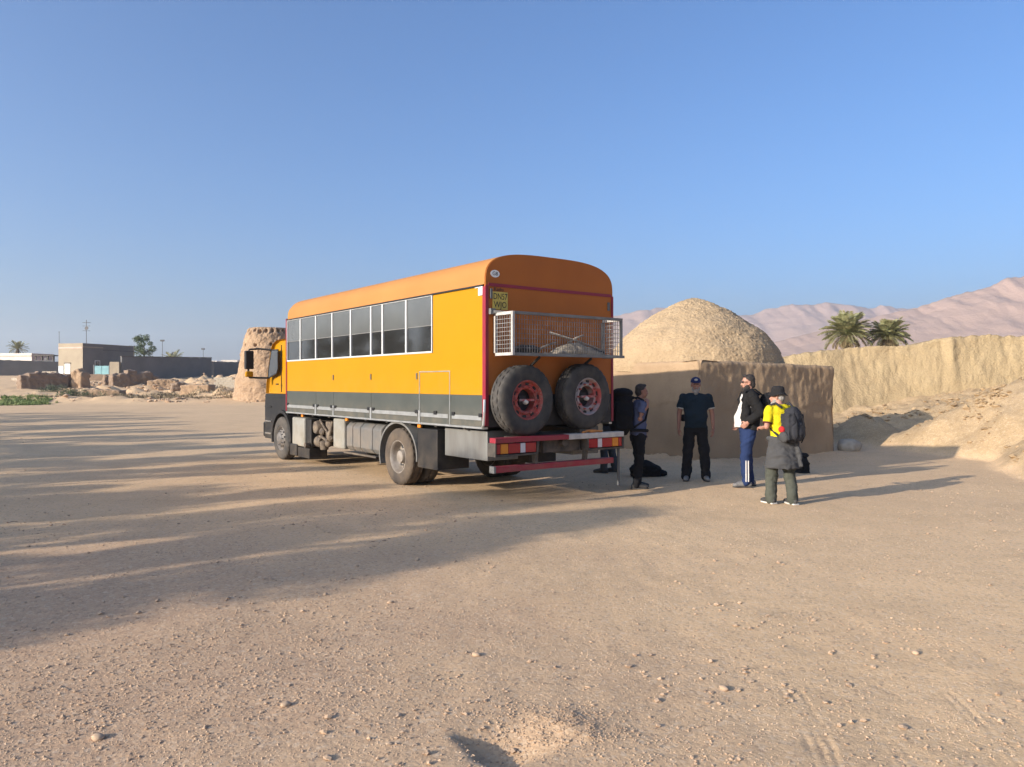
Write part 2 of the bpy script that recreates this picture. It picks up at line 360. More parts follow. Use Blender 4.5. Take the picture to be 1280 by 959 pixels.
def ground_h(x, y):
    x = np.asarray(x, float); y = np.asarray(y, float)
    rise = np.interp(y, [-200, 60, 75, 110, 400, 700, 5000], [0, 0, 0.75, 2.75, 6.3, 8.5, 8.5])
    near = 1 - sstep(25, 60, np.abs(y))
    h = rise + 0.035*fbm(x/5.0, y/5.0, 2, 3)*near + 0.007*fbm(x*0.8, y*0.8, 3, 11)*near + 0.0045*fbm(x*3.1, y*3.1, 4, 21)*near
    # talus and dirt mounds in front of the earth bank on the right
    bf = bank_front(x); d = bf - y
    tal = (0.35 + 1.35*sstep(9, 20, x)) * (1 - sstep(0.2, 9.5 + 3.0*sstep(12, 20, x), d)) * sstep(6.5, 11, x)
    tal = np.where(d < 0, np.maximum(tal, 0), tal)
    def g(cx, cy, rx, ry, hh, an=0.0):
        c, s_ = math.cos(an), math.sin(an); u = (x-cx)*c + (y-cy)*s_; v = -(x-cx)*s_ + (y-cy)*c
        return hh*np.exp(-((u/rx)**2 + (v/ry)**2))
    foot = np.interp(y, [11, 13.5, 16.5, 18.5, 21], [8.7, 9.0, 10.1, 10.0, 9.2]) + 0.3*fbm(y*0.45, y*0+3.0, 2, 35)
    spur = 2.1*(1 - np.exp(-(np.maximum(x-foot, 0)/2.2)**1.25))*sstep(10.0, 12.8, y)*(1 - sstep(19.0, 22.3, y + 0.8*fbm(x*0.5, y*0.5, 2, 37)))
    mnd = g(9.9, 21.6, 0.9, 1.1, 0.75) + g(15.0, 24.5, 3.0, 1.6, 0.45)
    mound = np.maximum(tal, spur) + 0.18*np.minimum(tal, spur) + mnd
    mask = np.clip(mound*1.6, 0, 1)
    clod = 0.11*fbm(x*0.9, y*0.9, 3, 31) + 0.13*np.maximum(0, fbm(x*2.3, y*2.3, 4, 41) - 0.10) + 0.05*fbm(x*5, y*5, 3, 51)
    h = h + mound + mask*clod
    # ruined ground and rubble on the left
    rm = sstep(62, 70, y)*(1 - sstep(98, 112, y))*sstep(-62, -54, x)*(1 - sstep(-20, -10, x))
    amp = np.interp(x, [-60, -46, -38, -24], [0.35, 0.3, 1.0, 1.0])
    h = h + rm*amp*(0.5*np.maximum(0, fbm(x/3.2, y/3.6, 4, 61)) + 0.9*np.maximum(0, fbm(x/1.7, y/2.2, 4, 66) - 0.12))
    h = h + g(-36.5, 63.5, 9, 1.6, 0.35)*(1 + 0.8*fbm(x*0.9, y*0.9, 3, 71)) + g(-24.5, 68, 3.5, 2.0, 0.5)*(1 + fbm(x*1.2, y*1.2, 3, 73))
    # dirt washed down to the foot of the domed building's walls
    lx = (x-4.06)*0.857 + (y-16.57)*0.515; ly = -(x-4.06)*0.515 + (y-16.57)*0.857
    dd = np.hypot(np.maximum(np.maximum(-lx, lx-4.55), 0), np.maximum(np.maximum(-ly, ly-5.15), 0))
    h = h + 0.085*np.exp(-dd/0.16)*np.clip(0.7 + 1.0*fbm(x*1.6, y*1.6, 3, 93), 0.1, 1.6)
    # small hole with kicked-out dirt close to the camera
    ds = (x+0.16)*0.84 + (y-3.53)*0.543; dq = -(x+0.16)*0.543 + (y-3.53)*0.84
    ds = ds + 0.02*fbm(x*7, y*7, 3, 77); pit = sstep(-0.045, 0.015, ds)*(1 - sstep(0.05, 0.56, ds))*(1 - sstep(0.08, 0.25, np.abs(dq)))
    h = h - 0.085*pit
    loose = np.exp(-(((x-0.26)/0.24)**2 + ((y-3.78)/0.18)**2))
    h = h + loose*(0.016 + 0.014*fbm(x*12, y*12, 3, 81))
    # tyre tracks with tread bars
    def track(x0, y0, x1, y1, bend, w, dep):
        dx, dy = x1-x0, y1-y0; L = math.hypot(dx, dy); u = ((x-x0)*dx + (y-y0)*dy)/L; v = (-(x-x0)*dy + (y-y0)*dx)/L - bend*(u/L)*(1-u/L)*4
        m = sstep(0, 0.5, u)*(1 - sstep(L-0.6, L, u))*(1 - sstep(w*0.8, w*1.15, np.abs(v)))
        m = m*np.clip(0.35 + 1.6*fbm(x*2.2, y*2.2, 3, 91), 0, 1)
        return -dep*m*(0.35 + 0.65*np.cos(v*2*math.pi/0.05))
    h = h + track(1.58, 4.5, 1.33, 3.1, 0.04, 0.08, 0.0065) + track(1.86, 4.3, 1.70, 3.1, 0.03, 0.05, 0.004) + track(2.42, 4.5, 2.14, 3.1, 0.04, 0.09, 0.007)
    return h

def axis(parts):
    out = []
    for a, b, s in parts:
        n = max(1, int(round((b-a)/s))); out.append(np.linspace(a, b, n, endpoint=False))
    out.append(np.array([parts[-1][1]])); return np.concatenate(out)

def grow(a, b, s0, k):
    out = [a]; s = s0; sg = 1 if b > a else -1
    while abs(out[-1]-a) < abs(b-a): out.append(out[-1] + sg*s); s *= k
    return np.array(out[1:])

xs = np.concatenate([grow(-8, -2500, 0.12, 1.06)[::-1], axis([(-8, -1.2, 0.09), (-1.2, 0.9, 0.032), (0.9, 2.7, 0.015), (2.7, 3.0, 0.03), (3.0, 26, 0.13)]), grow(26, 2500, 0.14, 1.09)])
# keep the ruins on the left reasonably fine
xs = np.unique(np.concatenate([xs[(xs < -64) | (xs > -18)], np.arange(-64, -18, 0.55)]))
ys = np.concatenate([grow(2.4, -250, 0.1, 1.15)[::-1], axis([(2.4, 3.0, 0.05), (3.0, 4.8, 0.03), (4.8, 9, 0.08), (9, 32, 0.15), (32, 62, 0.8), (62, 112, 0.45)]), grow(112, 2450, 1.5, 1.08)])
GX, GY = np.meshgrid(xs, ys)
M['ground'] = None

def ground_material():
    m = bpy.data.materials.new('sandy_gravel'); m.use_nodes = True; nt = m.node_tree; n = nt.nodes; l = nt.links; p = n['Principled BSDF']
    p.inputs['Roughness'].default_value = 0.97; p.inputs['Specular IOR Level'].default_value = 0.15
    tc = n.new('ShaderNodeTexCoord'); vec = tc.outputs['Object']
    def noise(sc, det, rg=0.6):
        t = n.new('ShaderNodeTexNoise'); t.inputs['Scale'].default_value = sc; t.inputs['Detail'].default_value = det; t.inputs['Roughness'].default_value = rg
        l.new(vec, t.inputs['Vector']); return t.outputs['Fac']
    def rng_(src, a, b, c=0.0, d=1.0):
        r = n.new('ShaderNodeMapRange'); r.inputs['From Min'].default_value = a; r.inputs['From Max'].default_value = b
        r.inputs['To Min'].default_value = c; r.inputs['To Max'].default_value = d; l.new(src, r.inputs['Value']); return r.outputs['Result']
    def mix(f, a, b):
        x = n.new('ShaderNodeMix'); x.data_type = 'RGBA'; l.new(f, x.inputs['Factor'])
        for s, q in ((x.inputs[6], a), (x.inputs[7], b)):
            if isinstance(q, tuple): s.default_value = (*q, 1)
            else: l.new(q, s)
        return x.outputs[2]
    c = mix(rng_(noise(0.22, 5), 0.38, 0.62), (0.68, 0.465, 0.265), (0.62, 0.42, 0.24))
    c = mix(rng_(noise(1.3, 6), 0.42, 0.7, 0, 0.5), c, (0.49, 0.33, 0.185))
    c = mix(rng_(noise(9.0, 6, 0.7), 0.5, 0.75, 0, 0.6), c, (0.66, 0.46, 0.27))
    c = mix(rng_(noise(30.0, 4, 0.75), 0.54, 0.68, 0, 0.5), c, (0.38, 0.255, 0.16))
    ag = n.new('ShaderNodeAttribute'); ag.attribute_name = 'grit'
    c = mix(ag.outputs['Fac'], c, mix(rng_(noise(14.0, 6, 0.75), 0.38, 0.66), (0.52, 0.345, 0.215), (0.40, 0.255, 0.165)))
    at = n.new('ShaderNodeAttribute'); at.attribute_name = 'soil'
    soil = mix(rng_(noise(2.0, 6, 0.65), 0.35, 0.65), (0.47, 0.33, 0.185), (0.36, 0.25, 0.135))
    soil = mix(rng_(noise(11.0, 5, 0.7), 0.5, 0.7, 0, 0.6), soil, (0.26, 0.175, 0.095))
    c = mix(at.outputs['Fac'], c, soil)
    v = n.new('ShaderNodeTexVoronoi'); v.inputs['Scale'].default_value = 45; l.new(vec, v.inputs['Vector'])
    sepv = n.new('ShaderNodeSeparateColor'); l.new(v.outputs['Color'], sepv.inputs[0])
    c = mix(rng_(sepv.outputs[0], 0.72, 1.0, 0, 0.45), c, (0.62, 0.49, 0.35))
    c = mix(rng_(sepv.outputs[1], 0.78, 1.0, 0, 0.45), c, (0.24, 0.165, 0.115))
    l.new(c, p.inputs['Base Color'])
    b1 = n.new('ShaderNodeBump'); b1.inputs['Strength'].default_value = 0.3; b1.inputs['Distance'].default_value = 0.02; l.new(noise(40, 7, 0.75), b1.inputs['Height'])
    b2 = n.new('ShaderNodeBump'); b2.inputs['Strength'].default_value = 0.2; b2.inputs['Distance'].default_value = 0.03; l.new(noise(5, 5, 0.6), b2.inputs['Height'])
    b3 = n.new('ShaderNodeBump'); b3.inputs['Strength'].default_value = 0.15; b3.inputs['Distance'].default_value = 0.012; b3.invert = True; l.new(v.outputs['Distance'], b3.inputs['Height'])
    l.new(b1.outputs[0], b2.inputs['Normal']); l.new(b2.outputs[0], b3.inputs['Normal']); l.new(b3.outputs[0], p.inputs['Normal'])
    return m
M['ground'] = ground_material()
gmesh = grid_mesh('ground', GX, GY, ground_h(GX, GY), 'ground')
def soil_mask(x, y):
    return sstep(0.02, 0.22, np.where((x > 6) & (y > 9) & (y < 40), ground_h(x, y) + 0.05*fbm(x*1.7, y*1.7, 3, 201), 0))
sa = gmesh.attributes.new('soil', 'FLOAT', 'POINT'); sa.data.foreach_set('value', soil_mask(GX, GY).ravel().astype(np.float32))
def grit_mask(x, y):       # pinker, stonier dirt on the near left
    m = sstep(2.2, -2.0, x + 0.9*fbm(x*.5, y*.5, 3, 211)) * sstep(10.5, 4.5, y + 1.6*fbm(x*.35, y*.35, 3, 213)) * (y > 0)
    return np.clip(m, 0, 1)*0.85
sg = gmesh.attributes.new('grit', 'FLOAT', 'POINT'); sg.data.foreach_set('value', grit_mask(GX, GY).ravel().astype(np.float32))
gobj = link('ground', gmesh, None); tag(gobj, kind='structure', label='sandy gravel ground with stones and tyre marks')

def gz(x, y): return float(ground_h(np.array([x]), np.array([y]))[0])

# ------------------------------------------------------------------ earth bank: an eroded vertical cut with a rolling top
def bank():
    n = 620; k = 46
    ts = np.linspace(0, 1, n); px = np.array([p[0] for p in BANK]); py = np.array([p[1] for p in BANK])
    X = np.interp(ts, np.linspace(0, 1, len(px)), px)
    X = np.linspace(px[0], px[-1], n); Y = bank_front(X)
    top = np.interp(X, [4, 8, 10.5, 12.5, 14.0, 15.5, 16.3, 17.4, 19, 23, 30, 44], [2.1, 2.45, 2.72, 3.02, 3.12, 3.18, 3.40, 3.52, 3.44, 3.6, 3.7, 3.8])
    top = top + 0.07*fbm(X*0.9, X*0, 4, 5) + 0.05*fbm(X*4, X*0, 3, 6)
    prof = np.concatenate([np.linspace(0, 1, 30), 1 + np.linspace(0.05, 1, k-30)])     # 0..1 the face, 1..2 the top going back
    V, U = np.meshgrid(prof, X, indexing='ij'); TY = np.interp(U, X, Y); TZ = np.interp(U, X, top)
    f = np.clip(V, 0, 1); b = np.clip(V-1, 0, 1)
    lean = (0.75 + 1.9*(1-sstep(10, 16, U)))*(1-f)**1.25
    Z = -0.3 + (TZ+0.3)*f - 0.25*b + 0.10*b*fbm(U*0.7, b*9, 3, 9)
    er = 0.22*fbm(U*0.30, f*0.8, 2, 13) + (0.005+0.03*sstep(14.5, 17, U))*ridged(U*2.3, f*0.5, 4, 17)*f + 0.045*fbm(U*1.8, f*6, 4, 19) + 0.045*fbm(U*8, f*22, 4, 23)
    er = er - 0.16*np.exp(-((U-16.6)/0.16)**2)*sstep(0.5, 0.8, f)
    er = er*(1-0.5*(V > 0.98))
    YY = TY - lean + er*(1-b) + 5.0*b**1.3
    XX = U + er*0.25
    o = link('earth_bank', grid_mesh('earth_bank', XX, YY, Z, 'bank'), None)
    tag(o, kind='structure', label='tall eroded earth bank behind the dirt mounds'); return o
bank()

# ------------------------------------------------------------------ mountains
def mountains(name, y0, y1, xa, xb, crest, label, seed, nx=420, ny=90, gul=0.16):
    X, T = np.meshgrid(np.linspace(xa, xb, nx), np.linspace(0, 1, ny)); Y = y0 + (y1-y0)*T
    c = np.interp(X, [p[0] for p in crest], [p[1] for p in crest])
    up = np.clip(T/0.72, 0, 1)**1.15; down = 1 - 0.5*np.clip((T-0.72)/0.28, 0, 1)
    w = (y1-y0)
    Z = c*up*down
    rg = ridged((X + 0.35*Y)/w*2.2, (Y - 0.3*X)/w*1.3, 6, seed)
    Z = Z*(1 + gul*rg*np.minimum(1, 3*T)*(1-0.35*T)) + c*0.07*fbm(X/w*5, Y/w*5, 5, seed+9)*up
    Z = np.maximum(Z, 0) - 2 + 8*T*0
    # hold the crest line where it stands
    row = int(0.72*(ny-1)); fix = c[row] - Z[row] + c[row]*0.03*fbm(X[row]/w*14, X[row]*0, 4, seed+3)
    Z = Z + fix[None, :]*np.exp(-((T-0.72)/0.16)**2)
    o = link(name, grid_mesh(name, X, Y, Z, 'mount'), None); tag(o, kind='structure', label=label)
# near spur on the right, far range across the middle (crest metres at its own distance)
def crest(d, pts): return [((px-640)/955*d, (477-py)/955*d + 1.7) for px, py in pts]
mountains('near_mountain', 575, 900, 175, 1150, crest(809, [(860, 452), (940, 432), (1000, 418), (1060, 402), (1100, 392), (1145, 384), (1165, 376), (1183, 370), (1205, 364), (1225, 359), (1250, 351), (1280, 342), (1330, 334), (1400, 330), (1500, 336), (1700, 350), (1980, 362)]), 'pink rocky mountain slope rising to the right', 3, gul=0.07)
mountains('far_mountain', 1150, 1700, -150, 1800, crest(1546, [(560, 474), (640, 452), (700, 415), (740, 398), (778, 390), (805, 386), (835, 383), (870, 389), (905, 396), (938, 391), (964, 383), (990, 379), (1012, 380), (1035, 376), (1060, 379), (1085, 383), (1099, 380), (1120, 384), (1145, 383), (1200, 378), (1300, 372), (1500, 380), (1750, 392)]), 'hazy far mountain range beyond the dome', 23, gul=0.08)

# haze round everything
hm = bpy.data.materials.new('haze_air'); hm.use_nodes = True; hn = hm.node_tree.nodes; hn.clear()
hp = hn.new('ShaderNodeVolumePrincipled'); hp.inputs['Color'].default_value = (0.86, 0.94, 1.0, 1); hp.inputs['Density'].default_value = 0.00039; hp.inputs['Anisotropy'].default_value = 0.55
hout = hn.new('ShaderNodeOutputMaterial'); hm.node_tree.links.new(hp.outputs[0], hout.inputs['Volume'])
try: hm.cycles.homogeneous_volume = True
except Exception: pass
HB = MB().box((-2600, -400, -1.6), (2700, 2700, 172))
hz = HB.build('haze', hm); tag(hz, kind='stuff', label='thin pale haze in the air')
# ------------------------------------------------------------------ the overland truck.  local x: across (0 left side, 2.45 right), y: forward from the tail, z: up
TX, TY, TR = -0.385, 10.657, math.radians(37.13)
truck = thing('overland_truck', 'yellow passenger truck with a row of side windows and two spare wheels behind', 'truck', (TX, TY, 0), TR)
W, LEN = 2.45, 7.50
SPLIT = {'edge_trim','bumper_post','bumper_bracket','spare_carrier','cross_bearer','leaf_spring','tank_bracket','roof_trim','side_rail','corner_upright','front_frame','front_edge_trim','chassis_frame','door_frame','side_wall','corner_bracket'}
STUFF = {'hand_hole_disc','wheel_nut','wire_mesh','air_compressor','tow_hitch','exhaust_stack','rear_axle','grab_handle','ratchet_strap','cage_bracket'}
def part(mb, name, m, parent=None, smooth=None, bevel=0):
    if name in SPLIT:
        for q in mb.islands(): o = part_one(q, name, m, parent, smooth, bevel)
        return o
    o = part_one(mb, name, m, parent, smooth, bevel)
    if name in STUFF: o['kind'] = 'stuff'
    return o
def part_one(mb, name, m, parent=None, smooth=None, bevel=0):
    o = mb.build(name, m, parent or truck, bevel=bevel)
    if smooth: auto_smooth(o, smooth)
    return o

# roof: an arched shell
def arch(n=40, off=0.0):
    pts = []
    for i in range(n+1):
        a = math.pi*(1 - i/n); c, s = math.cos(a), math.sin(a); e = 2/3.3
        x = W/2 + (W/2+off)*math.copysign(abs(c)**e, c); z = 3.08 + (0.475+off)*abs(s)**e
        pts.append((x, z))
    return pts
def roof():
    mb = MB(); n = 40; ring = [(-0.02, 0.012), (7.30, 0.012), (7.42, -0.015), (7.50, -0.06)]; vs = []
    for y, off in ring: vs += [(x, y, z) for x, z in arch(n, off)]
    k = n+1; fs = [(i*k+j, i*k+j+1, (i+1)*k+j+1, (i+1)*k+j) for i in range(len(ring)-1) for j in range(n)]
    fs += [tuple(range(k)), tuple(range((len(ring)-1)*k, len(ring)*k))]
    fs += [(i*k, (i+1)*k, (i+1)*k+n, i*k+n) for i in range(len(ring)-1)]
    mb.add(vs, fs); return part(mb, 'roof', 'roofpaint', smooth=50)
rf = roof()
mb = MB()
for x in (-0.016, W+0.016): mb.box((x-0.006, 0.02, 3.055), (x+0.006, 7.45, 3.075))
part(mb, 'roof_trim', 'ink', rf)

# walls
inner = MB().box((0.05, 0.05, 1.10), (W-0.05, 7.45, 3.05)); part(inner, 'inner_shell', 'dark')
WINS = [7.45, 6.70, 5.89, 5.10, 4.28, 3.46, 3.03, 2.21, 1.39]
for sd in (0, 1):
    def bx(mb, x0, y0, z0, x1, y1, z1):
        if sd: x0, x1 = W-x0, W-x1
        return mb.box((x0, y0, z0), (x1, y1, z1))
    mb = MB(); bx(mb, 0, 0.0, 1.535, 0.04, 0.885, 2.165); bx(mb, 0, 1.785, 1.535, 0.04, 7.5, 2.165); bx(mb, 0, 0.885, 1.885, 0.04, 1.785, 2.165)
    bx(mb, 0, 0.0, 2.165, 0.04, 1.375, 3.055); bx(mb, 0, 1.375, 3.075-0.012, 0.035, 7.5, 3.06)
    part(mb, 'side_wall', 'yellow')
    # skirt panels, one per locker
    for a, b in ((0.0, 0.885), (1.785, 3.457), (3.467, 5.035), (5.045, 5.885), (5.895, 7.5)):
        mb = MB(); bx(mb, 0, a, 1.085, 0.042, b, 1.532); sk = part(mb, 'locker_panel', 'grey', bevel=0.004)
        mb = MB(); bx(mb, -0.010, a+0.06, 1.175, -0.0005, b-0.06, 1.235); part(mb, 'rail', 'silver', sk)
        if b-a > 0.8:
            for y in (a+0.09, b-0.09): mb = MB(); bx(mb, -0.022, y-0.045, 1.22, -0.001, y+0.03, 1.275); part(mb, 'latch', 'black', sk, bevel=0.004)
    # hatch door
    mb = MB(); bx(mb, 0, 0.90, 1.535, 0.043, 1.77, 1.87); hd = part(mb, 'hatch_door', 'yellow', bevel=0.004)
    mb = MB(); bx(mb, 0, 0.90, 1.085, 0.043, 1.77, 1.532); part(mb, 'lower_panel', 'grey', hd)
    mb = MB(); bx(mb, -0.008, 0.884, 1.085, 0.02, 0.899, 1.884); bx(mb, -0.008, 1.771, 1.085, 0.02, 1.786, 1.884); bx(mb, -0.008, 0.899, 1.871, 0.02, 1.771, 1.884); part(mb, 'door_frame', 'silver', hd)
    mb = MB(); bx(mb, -0.010, 0.94, 1.175, -0.0005, 1.74, 1.235); part(mb, 'rail', 'silver', hd)
    mb = MB(); bx(mb, -0.022, 1.25, 1.22, -0.001, 1.33, 1.275); part(mb, 'latch', 'black', hd)
    for y in (3.46, 5.04, 1.86):
        mb = MB(); bx(mb, -0.014, y-0.014, 1.76, 0.0, y+0.014, 1.86); part(mb, 'hinge', 'darkmetal')
    for y in (1.78, 3.46, 5.04, 5.89):
        mb = MB(); bx(mb, -0.014, y-0.03, 1.08, -0.001, y+0.03, 1.27); part(mb, 'rail_bracket', 'silver')
    mb = MB(); bx(mb, -0.014, -0.01, 1.055, 0.05, 7.5, 1.083); part(mb, 'sill_trim', 'silver')
    mb = MB(); bx(mb, -0.004, 0.0, 1.531, 0.004, 7.5, 1.536); part(mb, 'paint_line', 'yellow')
    # windows
    for i in range(8):
        y1, y0 = WINS[i], WINS[i+1]; fw = 0.022
        mb = MB().ring((y0, 2.167, y1, 3.062), (y0+fw, 2.193, y1-fw, 3.044), *((W+0.010, W-0.03) if sd else (-0.010, 0.03)))
        w = part(mb, 'window', 'frame')
        mb = MB(); bx(mb, 0.008, y0+fw+0.001, 2.194, 0.02, y1-fw-0.001, 2.585); part(mb, 'pane', 'glass', w)
        mb = MB(); bx(mb, 0.004, y0+fw+0.001, 2.60, 0.018, y1-fw-0.001, 3.043); part(mb, 'pane', 'glassup', w)
        mb = MB(); bx(mb, 0.001, y0+fw+0.001, 2.586, 0.016, y1-fw-0.001, 2.599); part(mb, 'glazing_bar', 'boxgrey', w)
    mb = MB(); bx(mb, 0, 7.452, 2.167, 0.04, 7.5, 3.06); part(mb, 'corner_post', 'yellow')
    mb = MB(); bx(mb, -0.018, 0.03, 2.93, -0.001, 0.13, 3.04); bx(mb, -0.014, 0.02, 3.042, -0.001, 0.22, 3.054); part(mb, 'corner_bracket', 'white', bevel=0.004)

# tail wall with the arched top and front wall

prof2 = [(0.0, 1.535), (W, 1.535)] + [p for p in reversed(arch(40, 0.004))]
rear = part(MB().prism(prof2, 1, -0.035, 0.0), 'tail_wall', 'rearpaint')
part(MB().prism([(0.03, 1.1), (W-0.03, 1.1)] + [p for p in reversed(arch(30, -0.03))], 1, 7.46, 7.50), 'front_wall', 'yellow')
part(MB().box((0.0, -0.035, 1.085), (W, 0.0, 1.533)), 'tail_skirt', 'dark')
mb = MB()
mb.box((-0.012, -0.047, 1.10), (0.038, -0.037, 3.07)); mb.box((W-0.03, -0.047, 1.10), (W+0.012, -0.037, 3.07))
mb.box((-0.014, -0.037, 1.10), (-0.003, 0.03, 3.05)); mb.box((W+0.003, -0.037, 1.10), (W+0.014, 0.03, 3.05))
part(mb, 'edge_trim', 'red', rear)
part(MB().box((0.04, -0.044, 3.055), (W-0.032, -0.037, 3.10)), 'stripe', 'red', rear)
part(MB().box((-0.012, 7.46, 1.1), (-0.002, 7.51, 3.1)).box((0.0, 7.502, 1.1), (0.04, 7.512, 3.1)), 'front_edge_trim', 'red')
part(MB().box((0.065, -0.06, 2.88), (0.10, -0.038, 3.02)), 'marker_lamp', 'darkmetal', rear, bevel=0.004)
part(MB().box((W-0.115, -0.06, 2.84), (W-0.075, -0.038, 2.97)), 'marker_lamp', 'darkmetal', rear, bevel=0.004)
pl = part(MB().box((0.11, -0.044, 2.735), (0.375, -0.037, 2.985)), 'number_plate', 'plate', bevel=0.003)
def face_tail(x, z, y=-0.0455): return Matrix.Translation((x, y, z)) @ Matrix.Rotation(math.radians(90), 4, 'X')
text_mesh('plate_lettering', 'DN57', 0.125, 'ink', pl, face_tail(0.243, 2.915) @ Matrix.Diagonal((0.78, 1, 1, 1)))
text_mesh('plate_lettering', 'WJO', 0.125, 'ink', pl, face_tail(0.243, 2.80) @ Matrix.Diagonal((0.85, 1, 1, 1)))
text_mesh('name_lettering', 'Kathy', 0.075, 'ink', rear, face_tail(0.225, 3.018, -0.0375))
el = [(0.155 + 0.078*math.cos(a), 3.235 + 0.052*math.sin(a)) for a in np.linspace(0, 2*math.pi, 28, endpoint=False)]
st = part(MB().prism(el, 1, -0.042, -0.036), 'country_sticker', 'white')
text_mesh('sticker_lettering', 'GB', 0.075, 'ink', st, face_tail(0.155, 3.235, -0.0435))

# wheels
def tyre_mesh(R, ri, w, n=108):
    pr = [(ri,-w*.42),(ri+.012,-w*.47),(ri+(R-ri)*.35,-w*.5),(ri+(R-ri)*.7,-w*.49),(R-.03,-w*.44),(R-.012,-w*.40),(R,-w*.34),(R,-w*.2),(R-.014,-w*.19),(R-.014,-w*.16),(R,-w*.15),(R,w*.0),(R,w*.15),(R-.014,w*.16),(R-.014,w*.19),(R,w*.2),(R,w*.34),(R-.012,w*.40),(R-.03,w*.44),(ri+(R-ri)*.7,w*.49),(ri+(R-ri)*.35,w*.5),(ri+.012,w*.47),(ri,w*.42)]
    def fn(j, k):
        r = pr[j][0]
        if r > R-.02:
            ph = (k + (j % 7)//2) % 4
            return -0.011 if ph == 0 else 0
        return 0
    return pr, fn
def wheel(name, c, ax, R, ri, w, tm, rm, kind, label=None, parent=truck):
    ax = Vector(ax); root = bpy.data.objects.new(name, None); COL.objects.link(root); root.parent = parent; root.location = c
    if label: root['label'] = label
    pr, fn = tyre_mesh(R, ri, w); mb = MB().lathe(pr, 108, ax=ax, fn=fn, closed=True); part(mb, 'tyre', tm, root, smooth=35)
    # ax points outward
    o = w*.42
    if kind == 'deep':      # rear wheel, dished inwards
        rp = [(ri+.004,o-.01),(ri+.012,o+.004),(ri-.004,o+.008),(ri-.02,o-.01),(ri-.03,o-.05),(ri-.045,o-.12),(ri-.06,o-.135),(ri*.6,o-.13),(ri*.42,o-.12),(ri*.40,o-.06),(ri*.36,o-.03),(.001,o-.028)]
        hz_, hr, zz = ri*.72, .024, o-.131
    elif kind == 'front':
        rp = [(ri+.004,o-.01),(ri+.012,o+.004),(ri-.004,o+.008),(ri-.02,o-.02),(ri-.04,o-.05),(ri*.78,o-.03),(ri*.6,o+.02),(ri*.5,o+.03),(ri*.45,o+.05),(ri*.3,o+.07),(.001,o+.072)]
        hz_, hr, zz = ri*.69, .022, o-.004
    else:                   # spare: flat face with a hole in the middle
        rp = [(ri+.004,o-.01),(ri+.012,o+.004),(ri-.004,o+.008),(ri-.018,o-.012),(ri-.03,o-.045),(ri*.80,o-.05),(ri*.72,o-.03),(ri*.64,o-.03),(ri*.59,o-.035),(ri*.58,o-.16),(.001,o-.17)]
        hz_, hr, zz = ri*.86, .034, o-.044
    rim = part(MB().lathe(rp, 56, ax=ax, caps=False), 'rim', rm, root, smooth=35)
    e1 = ax.cross(Vector((0,0,1))).normalized(); e2 = ax.cross(e1)
    mb = MB()
    for k in range(10):
        a = 2*math.pi*(k+.3)/10; p = (e1*math.cos(a)+e2*math.sin(a))*hz_ + ax*zz
        mb.lathe([(hr,-.01),(hr,.004),(hr*.6,.005),(.001,.005)], 12, o=p, ax=ax)
    part(mb, 'hand_hole_disc', 'ink', root)  # black discs on the rim paint the dark inside its openings
    mb = MB()
    for k in range(10):
        a = 2*math.pi*k/10; p = (e1*math.cos(a)+e2*math.sin(a))*ri*(.57 if kind != 'spare' else .69) + ax*(zz + (0 if kind == 'deep' else .02))
        mb.lathe([(.016,-.02),(.016,.016),(.009,.018),(.009,.035),(.001,.036)], 6, o=p, ax=ax)
    part(mb, 'wheel_nut', 'darkmetal' if kind != 'spare' else 'rimred', root)
    if kind == 'spare':
        part(MB().lathe([(ri*.575,0),(ri*.575,.006),(.001,.006)], 24, o=ax*(o-.155), ax=ax), 'hub_hole_disc', 'ink', root)  # black disc paints the dark at the bottom of the hub recess
        part(MB().bar(-e1*.13+ax*(o-.02), e1*.13+ax*(o-.02), .022, .03), 'clamp_bar', 'rimgrey', root)
        part(MB().lathe([(.03,-.02),(.034,.02),(.02,.05),(.001,.055)], 14, o=ax*(o-.02)+e1*.03-Vector((0,0,.03)), ax=ax), 'clamp_nut', 'cageframe', root)
    return root
RW = 0.475
wheel('front_wheel', (0.16, 7.94, RW), (-1,0,0), RW, .27, .27, 'tyrefront', 'rimfront', 'front'); wheel('front_wheel', (W-0.16, 7.94, RW), (1,0,0), RW, .27, .27, 'tyrefront', 'rimsilver', 'front')
wheel('rear_wheel', (0.15, 2.55, RW), (-1,0,0), RW, .27, .27, 'tyredust', 'rimsilver', 'deep'); wheel('rear_wheel', (0.47, 2.55, RW), (1,0,0), RW, .27, .27, 'tyrefront', 'rimsilver', 'deep')
wheel('rear_wheel', (W-0.15, 2.55, RW), (1,0,0), RW, .27, .27, 'tyredust', 'rimsilver', 'deep'); wheel('rear_wheel', (W-0.47, 2.55, RW), (-1,0,0), RW, .27, .27, 'tyrefront', 'rimsilver', 'deep')
wheel('spare_wheel', (0.52, -0.195, 1.46), (0.03,-1,0.02), .495, .275, .28, 'tyre', 'rimred', 'spare', 'spare wheel with a red rim, nearer the yellow side wall')
wheel('spare_wheel', (1.67, -0.195, 1.50), (0.06,-1,0.0), .49, .275, .28, 'tyre', 'rimgrey', 'spare', 'spare wheel with a worn grey and red rim')
part(MB().bar((0.52, 0.0, 1.46), (0.52, -0.2, 1.46), .12).bar((1.67, 0, 1.5), (1.67, -0.2, 1.5), .12), 'spare_carrier', 'dark')

